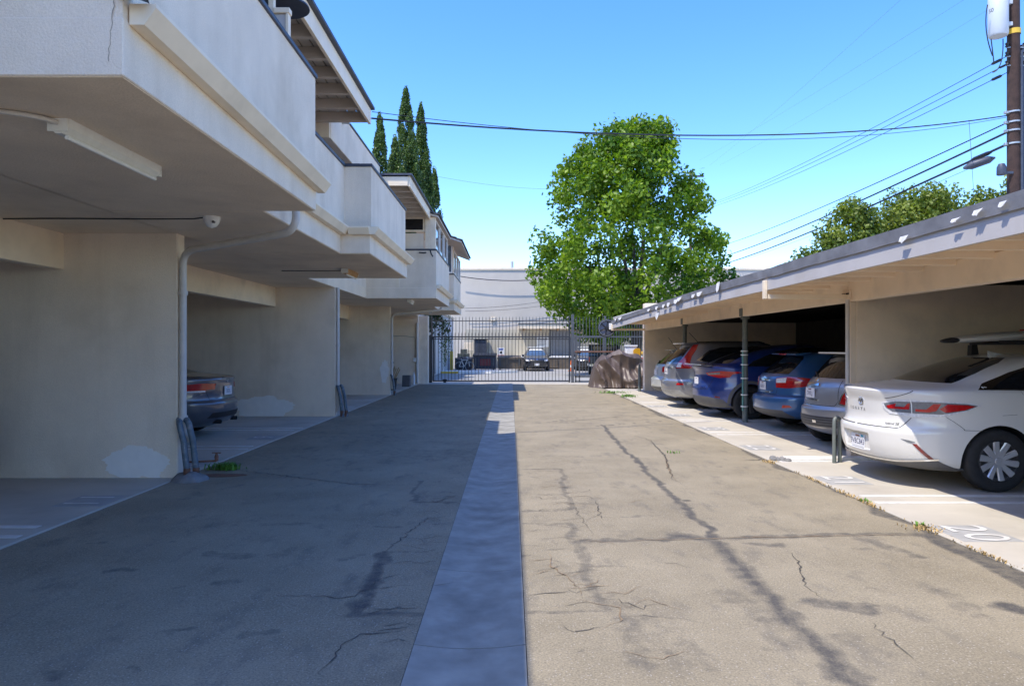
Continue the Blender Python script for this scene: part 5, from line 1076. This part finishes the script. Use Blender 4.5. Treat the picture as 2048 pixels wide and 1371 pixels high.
t = MB().box(-4.15, -4.0, 30.16, 30.24, .95, 1.12, .01).build('junction_box', M['white'], label='small white junction box on the dark pipe of the end wall', cat='box')
cable('wall_conduit', [(-5.4, 30.24, 2.05), (-4.5, 30.24, 2.05), (-4.1, 30.24, 2.0), (-4.07, 30.23, 1.9), (-4.07, 30.23, 1.12)], .012, 'galv', 'thin conduit along the end wall of the last bay', 'conduit')
# ------------------------------------------------------------------ beyond the gate
W = empty('boundary_wall', (-4.35, 43, 0), label='tall white painted boundary wall beyond the gate', cat='wall')
MB().box(-4.47, -4.25, 33.2, 52.5, 0, 3.6, .02).build('wall', simple('white_wall_paint', (.66, .67, .69), .85, var=.05, streak=((.4, .42, .45), .4)), W); MB().box(-4.55, -4.17, 33.15, 52.55, 3.6, 3.75, .01).build('coping', M['trim'], W)
for y in (36.2, 39.4, 43.6): MB().tube([(-4.2, y, .1), (-4.2, y, 3.4)], .05, 8).build('downpipe', M['galv'], W, smooth=True)
MB().box(-4.26, -4.23, 45.5, 46.6, .4, 2.2).build('door', M['galv'], W)
FB = empty('warehouse', (5, 58, 0), label='long pale warehouse wall with loading dock beyond the gate', cat='building')
MB().box(-14, 26, 55.0, 75, 0, 7.55, .02).build('wall', M['farwall'], FB); MB().box(-14.05, 26.05, 54.93, 75, 7.55, 7.72, .01).build('coping', M['trim'], FB)
MB().box(-3.5, 26, 54.9, 54.985, 0, 2.95).build('lower_wall', M['yellowwall'], FB)
MB().box(.6, 12, 53.2, 54.895, 2.98, 3.32, .01).build('canopy', M['trim'], FB); MB().box(.55, 12.05, 53.15, 54.9, 3.322, 3.37, .005).build('canopy_cap', M['cap'], FB)
for k in range(9): MB().box(.9 + 1.3 * k, 1.0 + 1.3 * k, 53.3, 54.89, 2.86, 2.978).build('canopy_joist', M['wood'], FB)
dk = MB().box(.3, 14, 51.9, 54.89, -.01, .82, .01).build('loading_dock', M['brownsteel'], FB); MB().box(.28, 14.02, 51.86, 54.888, .822, .92, .01).build('dock_edge', M['white'], dk)
for k in range(3): MB().box(1.5 + 3.2 * k, 3.4 + 3.2 * k, 51.84, 51.895, .1, .7).build('dock_bumper', M['brownsteel'], dk)
rd = MB().box(3.1, 5.25, 54.86, 54.895, .93, 2.85).build('roller_door', M['galv'], FB)
for k in range(19): MB().box(3.14, 5.21, 54.835, 54.859, .95 + .1 * k, 1.04 + .1 * k).build('slat', simple('door_slat', (.20, .21, .225), .6) if k == 0 else bpy.data.materials['door_slat'], rd)
MB().box(2.98, 3.09, 54.84, 54.895, .93, 2.95).build('door_frame', M['iron2'], FB); MB().box(5.26, 5.37, 54.84, 54.895, .93, 2.95).build('door_frame', M['iron2'], FB)
sg_ = MB().box(2.0, 2.9, 54.86, 54.896, 1.60, 2.45).build('notice_board', M['white'], FB)
for k in range(7): MB().box(2.08, 2.08 + random.uniform(.5, .74), 54.852, 54.858, 2.34 - .1 * k, 2.37 - .1 * k).build('printed_line', M['greyplastic'], sg_)
for x in (-.3, 1.0, 7.5): MB().lathe([(.11, 0), (.11, 1.0), (.14, 1.05), (.001, 1.1)], (x * 3 + 1, 58, 7.5), 2, 10).build('roof_vent', M['galv'], FB)
MB().box(-1.55, -1.2, 54.88, 54.985, 3.6, 3.9, .01).build('wall_lamp', M['trim'], FB)
s_ = empty('parking_sign', (-.72, 52.2, 0), label='white notice sign with blue print and red lower band beyond the gate', cat='sign')
MB().box(-.99, -.49, 52.18, 52.2, .78, 1.55, .005).build('panel', M['white'], s_); MB().box(-.97, -.51, 52.17, 52.179, .80, 1.02).build('red_band', M['red'], s_)
bl = simple('blue_print', (.03, .08, .40), .6)
for x0, x1, z in ((-.92, -.56, 1.45), (-.88, -.6, 1.38)): MB().box(x0, x1, 52.172, 52.179, z, z + .045).build('print_line', bl, s_)
MB().lathe([(.001, 0), (.09, 0), (.09, .006), (.001, .006)], (-.74, 52.172, 1.2), 1, 18).build('symbol', M['black'], s_)
for k in range(4): MB().box(-.93 + .1 * k, -.87 + .1 * k, 52.16, 52.169, .88, .95).build('print_mark', M['white'], s_)
MB().box(-.77, -.71, 52.21, 52.26, 0, 1.5).build('post', M['galv'], s_)
def dumpster(x0, x1, y, h, mat, lab, lid=True, mark=False):
    d = empty('dumpster', ((x0 + x1) / 2, y, 0), label=lab, cat='dumpster')
    MB().prism([(y - .05, .12), (y - .12, h), (y + 1.2, h + .12), (y + 1.15, .12)], 0, x0, x1).build('bin', M[mat], d); MB().box(x0 - .05, x1 + .05, y - .17, y - .121, h - .12, h - .02).build('rim', M[mat], d)
    for x in (x0 + .15, x1 - .15):
        MB().box(x - .04, x + .04, y - .1, y - .02, .0, .13).build('caster', M['black'], d); MB().box(x - .05, x + .05, y - .20, y - .171, h * .35, h * .9).build('side_pocket', M['iron2'], d)
    if lid: MB().prism([(y - .2, h + .01), (y - .2, h + .1), (y + 1.25, h + .24), (y + 1.25, h + .15)], 0, x0 - .04, x1 + .04).build('lid', M['black'], d)
    if mark: MB().box(x0 + .45, x1 - .35, y - .13, y - .122, .35, .8).build('red_marking', simple('faded_red', (.20, .035, .035), .7), d)
dumpster(-2.52, -1.02, 47.6, .95, 'navy', 'navy dumpster with faded red marking and closed black lid', mark=True); dumpster(-3.62, -2.62, 47.9, .80, 'navy', 'low navy bin behind the parked bicycle', False); dumpster(-.9, .7, 48.6, .9, 'brownsteel', 'brown steel container with white rim behind the notice sign', False)
MB().lathe([(.10, 0), (.10, 1.28), (.07, 1.34), (.001, 1.36)], (-3.95, 47.2, -.008), 2, 16).build('bollard', M['yellow'], smooth=40, label='yellow safety bollard in front of the white wall', cat='bollard')
bk = empty('bicycle', (-3.05, 47.3, 0), label='pale bicycle leaning on the low navy bin', cat='bicycle')
for x in (-3.45, -2.75): MB().tube([(x + .29 * math.cos(a), 47.35, .30 + .29 * math.sin(a)) for a in [k * math.pi / 14 for k in range(28)]], .02, 6, closed=True).build('wheel', M['galv'], bk)
m = MB()
for a, b in (((-3.45, .3), (-3.28, .72)), ((-3.28, .72), (-2.9, .74)), ((-3.12, .3), (-2.9, .74)), ((-3.12, .3), (-3.28, .72)), ((-3.45, .3), (-3.12, .3)), ((-2.75, .3), (-2.88, .9)), ((-3.0, .92), (-2.8, .92)), ((-3.3, .72), (-3.32, .86))): m.tube([(a[0], 47.35, a[1]), (b[0], 47.35, b[1])], .02, 6)
m.build('frame', M['whitemetal'], bk); MB().box(-3.45, -3.2, 47.3, 47.4, .85, .9, .01).build('saddle', M['black'], bk)
ec = empty('electrical_cabinet', (-2.3, 53.5, 0), label='tall dark blue-grey cabinet beside the warehouse wall', cat='cabinet')
MB().box(-2.75, -1.85, 53.1, 54.8, 0, 2.15, .02).build('case', M['cap'], ec); MB().box(-2.85, -1.75, 53.0, 54.82, 2.151, 2.22, .01).build('lid', M['cap'], ec); MB().box(-2.34, -2.30, 53.08, 53.099, .1, 2.1).build('door_gap', M['black'], ec)
MB().box(-3.55, -2.85, 53.6, 53.65, 1.35, 1.95, .01).build('sign_board', M['trim'], label='blank pale board mounted left of the dark cabinet', cat='board')
for i, (x, z, w) in enumerate(((-3.5, .84, .5), (-3.1, .84, .4), (-3.3, 1.15, .45))):
    b = MB().box(x - w / 2, x + w / 2, 49.6, 50.0, z - .84 * (i < 3) + .0 + (.84 if i < 3 else 0), z + .3, .005); b.build('cardboard_box', M['card'], label=('cardboard box at the left of the pile behind the bicycle', 'cardboard box at the right of the pile behind the bicycle', 'cardboard box on top of the pile behind the bicycle')[i], cat='box')
MB().box(-3.9, -2.8, 49.5, 50.1, 0, .838, .01).build('pallet_stack', M['brownsteel'], label='brown stand carrying the cardboard boxes behind the bicycle', cat='stand')
tc = empty('traffic_cone', (3.98, 47.0, 0), label='orange traffic cone next to the tall gate post, out on the pavement', cat='cone')
MB().lathe([(.17, .04), (.03, .72), (.001, .72)], (3.98, 47.0, -.008), 2, 18).build('cone', M['orange'], tc, smooth=40); MB().lathe([(.128, .27), (.094, .42)], (3.98, 47.0, -.008), 2, 18).build('white_band', M['white'], tc, smooth=40); MB().box(3.78, 4.18, 46.8, 47.2, -.008, .035, .01).build('base', M['orange'], tc)
# ------------------------------------------------------------------ trees
def leaves(centers, radii, n_per, size, mat, up=.3, tint_fn=None, stretch=1.0, seed=1, name='crown', outw=None):
    g = np.random.default_rng(seed); C_ = np.repeat(np.array(centers), n_per, 0); Rr = np.repeat(np.array(radii), n_per); n = len(C_)
    d = g.normal(size=(n, 3)); d /= np.linalg.norm(d, axis=1, keepdims=True); r = g.random(n) ** (1 / 2.2)
    p = C_ + d * (Rr * r)[:, None] * np.array([1, 1, stretch])
    nr = d * .6 + g.normal(size=(n, 3)) * .7 + np.array([0, 0, up]); nr /= np.linalg.norm(nr, axis=1, keepdims=True)
    t = np.cross(nr, g.normal(size=(n, 3))); t /= np.linalg.norm(t, axis=1, keepdims=True); b = np.cross(nr, t)
    s = size * g.uniform(.6, 1.25, n)[:, None]
    v = np.stack([p - t * s, p + b * s * .62 + nr * s * .12, p + t * s, p - b * s * .62 + nr * s * .12], 1).reshape(-1, 3)
    i = np.arange(n) * 4; f = np.concatenate([np.stack([i, i + 1, i + 2], 1), np.stack([i, i + 2, i + 3], 1)])
    cl = np.repeat(g.random(len(centers)), n_per); ti = np.clip(.08 + .72 * cl + g.normal(0, .17, n), 0, 1)
    return np_mesh(name, v, f, mat, {'tint': np.repeat(ti, 4)})
def limb(mb, a, b, r0, r1, n=7, wob=.12):
    a, b = Vector(a), Vector(b); pts = []; L = (b - a).length
    for i in range(n + 1):
        u = i / n; q = a.lerp(b, u); q += Vector((mnoise.noise(q * .7), mnoise.noise(q * .7 + Vector((9, 0, 0))), 0)) * wob * L * .3 * math.sin(math.pi * u); pts.append(q)
    mb.tube(pts, [r0 + (r1 - r0) * i / n for i in range(n + 1)], 10)
# big broad-leaved tree behind the gate
YT = 40.0; T = empty('broadleaf_tree', (6.9, YT, 0), label='large bushy green tree rising behind the gate', cat='tree')
prof = [(245, 1262, 1338), (270, 1195, 1345), (300, 1135, 1352), (350, 1098, 1392), (400, 1092, 1425), (450, 1066, 1432), (500, 1052, 1450), (550, 1046, 1474), (590, 1062, 1490), (620, 1098, 1480), (655, 1140, 1440), (678, 1180, 1400)]
zz = [P(0, y, YT).z for y, _, _ in prof]; xl = [P(a, 0, YT).x for _, a, _ in prof]; xr_ = [P(b, 0, YT).x for _, _, b in prof]
cs, rs = [], []; g = np.random.default_rng(11)
while len(cs) < 460:
    z = g.uniform(zz[-1] + .2, zz[0] - .35); a, b = np.interp(z, zz[::-1], xl[::-1]), np.interp(z, zz[::-1], xr_[::-1]); hw = (b - a) / 2
    r = g.uniform(.5, .95); th = g.uniform(0, 2 * math.pi); q = g.random() ** .38; rad = max(.1, hw * 1.04 - r * .55)
    x, y = (a + b) / 2 + q * rad * math.cos(th), YT + q * rad * .85 * math.sin(th)
    if mnoise.noise(Vector((x, y, z)) * .42) < -.26: continue
    cs.append((x, y, z)); rs.append(r)
o = np.array([6.9, YT, 0])
mesh_obj('crown', leaves(np.array(cs) - o, rs, 110, .135, M['leaf'], seed=3), T)
m = MB(); limb(m, (6.9, YT, 0), (7.2, YT, 3.6), .36, .28, 6, .05)
for e, r in (((5.6, YT - .8, 8.5), .16), ((7.6, YT - .6, 10.5), .2), ((9.2, YT + .5, 8.2), .15), ((7.0, YT + 1.5, 9.8), .15), ((4.2, YT + .4, 6.3), .12), ((8.3, YT - 1.6, 7.4), .13), ((10.5, YT, 5.6), .10)): limb(m, (7.1, YT, 3.2), e, r, .04)
m.build('trunk', M['bark'], T, smooth=True)
# trees behind the carport
def bushy(x, y, z0, z1, w, lab, seed, n=110, mat='leaf2', size=.085, ry=1.0):
    t = empty('broadleaf_tree', (x, y, 0), label=lab, cat='tree', group='trees behind the carport'); g = np.random.default_rng(seed); cs, rs = [], []
    while len(cs) < n:
        z = g.uniform(z0, z1); u = (z - z0) / (z1 - z0); hw = w * math.sqrt(max(.02, 1 - (2 * u - .7) ** 2 / 1.75)); th = g.uniform(0, 6.283); q = g.random() ** .45; r = g.uniform(.4, .75)
        cs.append((q * (hw - r * .5) * math.cos(th), q * (hw - r * .5) * ry * math.sin(th), z)); rs.append(r)
    mesh_obj('crown', leaves(cs, rs, 170, size, M[mat], seed=seed), t); m = MB(); limb(m, (x, y, 0), (x + .2, y, z0 + 1.5), .2, .14); limb(m, (x + .2, y, z0 + 1.3), (x - .6, y, z1 - 1), .1, .03); limb(m, (x + .2, y, z0 + 1.3), (x + .9, y + .3, z1 - 1), .1, .03); m.build('trunk', M['bark'], t, smooth=True)
bushy(13.6, 28.5, 2.2, 7.1, 1.9, 'sparse bronze-green tree showing over the carport roof', 21, 75); bushy(16.9, 29.0, 2.4, 7.75, 3.3, 'dense yellow-green tree showing over the carport roof', 22, 190); bushy(18.6, 28.0, 2.4, 7.5, 1.5, 'small tree over the carport roof next to the utility pole', 23, 60); bushy(19.6, 27.4, 2.4, 8.3, 1.2, 'thin tree behind the utility pole', 24, 40)
bushy(12.3, 29.5, 2.0, 5.5, 1.2, 'low shrub-like tree at the edge of the carport roof', 25, 40)
# cypresses behind the apartment building
def cypress(xp, ytop, d, w, lab, seed):
    p = P(xp, ytop, d); h = p.z; t = empty('cypress_tree', (p.x, d, 0), label=lab, cat='tree', group='cypresses behind the building'); g = np.random.default_rng(seed); cs, rs = [], []
    n = int(h * 30)
    for k in range(n):
        u = g.random() ** .8; z = .6 + (h - .9) * u; hw = w * (1 - u) ** .72 * (.8 + .35 * mnoise.noise(Vector((z * .6, seed, 0)))) + .05; th = g.uniform(0, 6.283); q = g.random() ** .3; rr = max(.10, .34 * (1 - u) + .09)
        cs.append((q * hw * math.cos(th), q * hw * math.sin(th), z)); rs.append(rr)
    cs.append((0, 0, h - .2)); rs.append(.12)
    mesh_obj('crown', leaves(cs, rs, 75, .06, M['cypress'], up=.1, stretch=2.3, seed=seed), t); m = MB(); m.tube([(p.x, d, 0), (p.x, d, h * .8)], [.18, .02], 8); m.build('trunk', M['bark'], t)
cypress(760, 225, 38, 1.4, 'slim cypress standing apart nearest the eave', 31); cypress(812, 172, 42, 2.1, 'tallest cypress behind the balconies', 32); cypress(842, 205, 45, 2.0, 'second tallest cypress with leaning tip', 33)
cypress(822, 262, 41, 2.2, 'broad pale cypress in front of the tallest one', 34); cypress(869, 333, 48, 1.2, 'shortest cypress at the end of the row', 35); cypress(850, 300, 45, 1.8, 'cypress squeezed before the shortest one', 36); cypress(790, 270, 40, 1.7, 'cypress filling the gap beside the slim one', 37)
# dark shrub hanging over the white wall beyond the gate
t = empty('shrub', (-4.6, 36.2, 0), label='dark evergreen shrub overhanging the white wall beyond the gate', cat='shrub'); g = np.random.default_rng(41)
cs = [(g.normal(0, .55), g.normal(0, 1.0), g.uniform(2.5, 4.2)) for k in range(60)]; mesh_obj('crown', leaves(cs, [.45] * 60, 90, .10, M['darkleaf'], seed=41), t); m = MB(); limb(m, (-4.18, 36.2, 0), (-4.5, 36.2, 3.2), .09, .05); m.build('trunk', M['bark'], t, smooth=True)
# ------------------------------------------------------------------ utility pole
px0, py0 = 12.73, 18.0; U = empty('utility_pole', (px0, py0, 0), label='dark brown wooden utility pole behind the carport', cat='utility pole')
MB().tube([(px0, py0, 0), (px0, py0, 6), (px0 - .02, py0, 13.5)], [.17, .15, .13], 18).build('pole', M['polewood'], U, smooth=True)
MB().tube([(px0 + .22, py0, 1), (px0 + .22, py0, 9.2)], .06, 10).build('riser_pipe', M['cap'], U, smooth=True); MB().tube([(px0 + .08, py0 - .17, 3), (px0 + .08, py0 - .17, 9.0)], .025, 8).build('riser_pipe', M['cap'], U, smooth=True)
MB().lathe([(.152, 0), (.152, .13)], (px0, py0, P(0, 70, 18).z), 2, 18).build('yellow_band', M['yellow'], U, smooth=True)
zt = P(0, 75, 18).z; tx = px0 - .43
tr = MB().lathe([(.001, zt), (.20, zt), (.225, zt + .04), (.225, zt + 1.0), (.18, zt + 1.08), (.001, zt + 1.1)], (tx, py0 - .05, 0), 2, 28).build('transformer', M['transformer'], U, smooth=40)
for dz_ in (.25, .8): MB().box(tx + .1, px0 - .1, py0 - .12, py0 + .04, zt + dz_, zt + dz_ + .1, .01).build('hanger', M['transformer'], tr)
v, f_ = text_faces('50', .14); m = MB(); m.add([(tx + .2265 * math.sin((p.x - .3) / .226), py0 - .05 - .2275 * math.cos((p.x - .3) / .226), zt + .62 + p.y) for p in v], f_); m.build('unit_number', M['black'], tr, fix=False)
for y_ in (92, 110, 128):
    z = P(0, y_, 18).z
    for dx in (-.2, .24): MB().lathe([(.03, -.06), (.055, -.04), (.035, 0), (.055, .04), (.03, .06), (.001, .06)], (px0 + dx, py0 - .05, z), 2, 12).build('insulator', M['black'], U, smooth=True)
    MB().box(px0 - .22, px0 + .25, py0 - .07, py0 - .03, z - .075, z - .05).build('insulator_arm', M['galv'], U)
for y_ in (225, 245, 262, 288): z = P(0, y_, 18).z; MB().lathe([(.155, -.02), (.172, -.02), (.172, .02), (.155, .02)], (px0, py0, z), 2, 16).build('clamp_band', M['galv'], U, smooth=True); MB().box(px0 - .24, px0 - .12, py0 - .04, py0 + .04, z - .04, z + .03, .008).build('cable_clamp', M['galv'], U)
lp = P(2003, 350, 17.9); t = empty('pole_lamp', lp, label='dark dome-shaped fitting on the side of the utility pole', cat='lamp'); MB().lathe([(.001, .3), (.07, .28), (.105, .2), (.11, .02), (.10, 0), (.001, 0)], (lp.x, lp.y, lp.z), 2, 18).build('dome', M['cap'], t, smooth=True); MB().box(lp.x, px0 - .1, lp.y - .03, lp.y + .03, lp.z + .03, lp.z + .09).build('bracket', M['cap'], t)
# wires
def wire(name, a, b, sag, r, lab, mat='wire', group=None, n=24, knots=()):
    a, b = Vector(a), Vector(b); pts = [a.lerp(b, i / n) - Vector((0, 0, sag * 4 * (i / n) * (1 - i / n))) for i in range(n + 1)]
    m = MB(); m.tube(pts, r, 6)
    for u, l, rr in knots:
        q = a.lerp(b, u) - Vector((0, 0, sag * 4 * u * (1 - u))); d = (b - a).normalized(); m.tube([q - d * l, q - d * l * .6, q + d * l * .6, q + d * l], [r, rr, rr, r], 8)
    m.build(name, M[mat], smooth=True, label=lab, cat='wire', **({'group': group} if group else {}))
pole = lambda y: (px0 - .16, py0 - .05, P(0, y, 18).z)
eave = Vector((-2.2, 11.2, 5.16))
wire('service_wire', eave, pole(232), .38, .014, 'thick service wire crossing the sky from the eave to the pole'); wire('service_wire', eave + Vector((0, .05, .12)), Vector(pole(232)) + Vector((0, .1, -.02)), .50, .006, 'thin companion wire just below the thick service wire')
for i, (x, y, yp, sp) in enumerate(((1405, 412, 112, .05), (1405, 415, 128, .0), (1405, 419, 145, .1))):
    wire('power_line', pole(yp), P(x, y, 62), .35, .010, ('highest of the three thin power lines below the transformer', 'middle one of the three thin power lines below the transformer', 'lowest of the three thin power lines below the transformer')[i], group='three upper power lines', knots=[(.012, .25, .04)] if i != 1 else [(.006, .15, .03)])
for i, (x, y, yp, r, lab) in enumerate(((1440, 492, 245, .018, 'thin telephone cable, highest of the three low cables'), (1440, 515, 264, .03, 'thick telephone cable in the middle of the low three'), (1440, 530, 288, .034, 'thick telephone cable, lowest of the three, with a splice case'))):
    wire('telephone_cable', pole(yp), P(x, y, 62), .25, r, lab, knots=[(), [(.30, .2, .06)], [(.03, .5, .06)]][i])
q = P(1962, 327, 19.0); t = MB(); t.tube([q + Vector((-.35, .2, -.08)), q + Vector((-.2, .1, -.03)), q + Vector((.15, -.1, .08)), q + Vector((.28, -.15, .12))], [.03, .11, .10, .02], 10); t.build('splice_case', M['cap'], smooth=True, label='dark splice case hanging on the lowest telephone cable', cat='splice case')
wire('drop_wire', P(1938, 240, 18.2), P(1948, 395, 20), 0, .006, 'vertical thin wire hanging beside the pole', 'bluewire')
for a, b, k in (((1790, 0, 30), (1420, 330, 70), 0), ((1880, 20, 30), (1400, 320, 75), 1), ((1960, 20, 32), (1440, 330, 75), 2)): wire('distant_wire', P(*a) + (P(*a) - P(*b)) * .3, P(*b), .3, .005, ('steepest of the three faint high wires', 'middle one of the three faint high wires', 'flattest of the three faint high wires')[k], 'bluewire', 'faint high wires')
wire('distant_wire', P(860, 350, 60), P(1110, 378, 80), .3, .012, 'faint thin wire between the cypresses and the tree', 'bluewire'); wire('guy_wire', P(1955, 330, 19), P(1480, 520, 60), .2, .007, 'faint thin wire below the telephone cables', 'bluewire')
for a, b, lab in (((918, 552, 54.6), (1060, 560, 54.6), 'black cable along the top of the warehouse wall'), ((925, 616, 54.6), (1100, 600, 54.6), 'thin cable sloping up across the warehouse wall'), ((930, 622, 54.6), (1120, 606, 54.6), 'lower thin cable sloping up across the warehouse wall')): wire('wall_cable', P(*a), P(*b), .15, .03 if 'black' in lab else .012, lab)
far = P(1395, 352, 62); t = empty('utility_pole', (far.x - .6, 62, 0), label='distant utility pole whose crossarm shows beside the tree crown', cat='utility pole'); MB().tube([(far.x - .6, 62, 0), (far.x - .6, 62, far.z + .4)], .14, 10).build('pole', M['polewood'], t, smooth=True); MB().box(far.x - 1.5, far.x + .55, 61.95, 62.05, far.z - .08, far.z + .05).build('crossarm', M['polewood'], t)
for a, b, c_, lab in (((1975, 10), (1965, 60), (1985, 112), 'black loop of wire from the transformer to the top line'), ((1982, 78), (1985, 100), (1988, 128), 'short black wire dropping from the transformer'), ((2006, 78), (2008, 140), (1985, 145), 'black looped wire under the transformer')):
    cable('jumper_wire', arc(P(*a, 17.8), P(*b, 17.8), P(*c_, 17.9), 10), .014, 'wire', lab, 'wire')
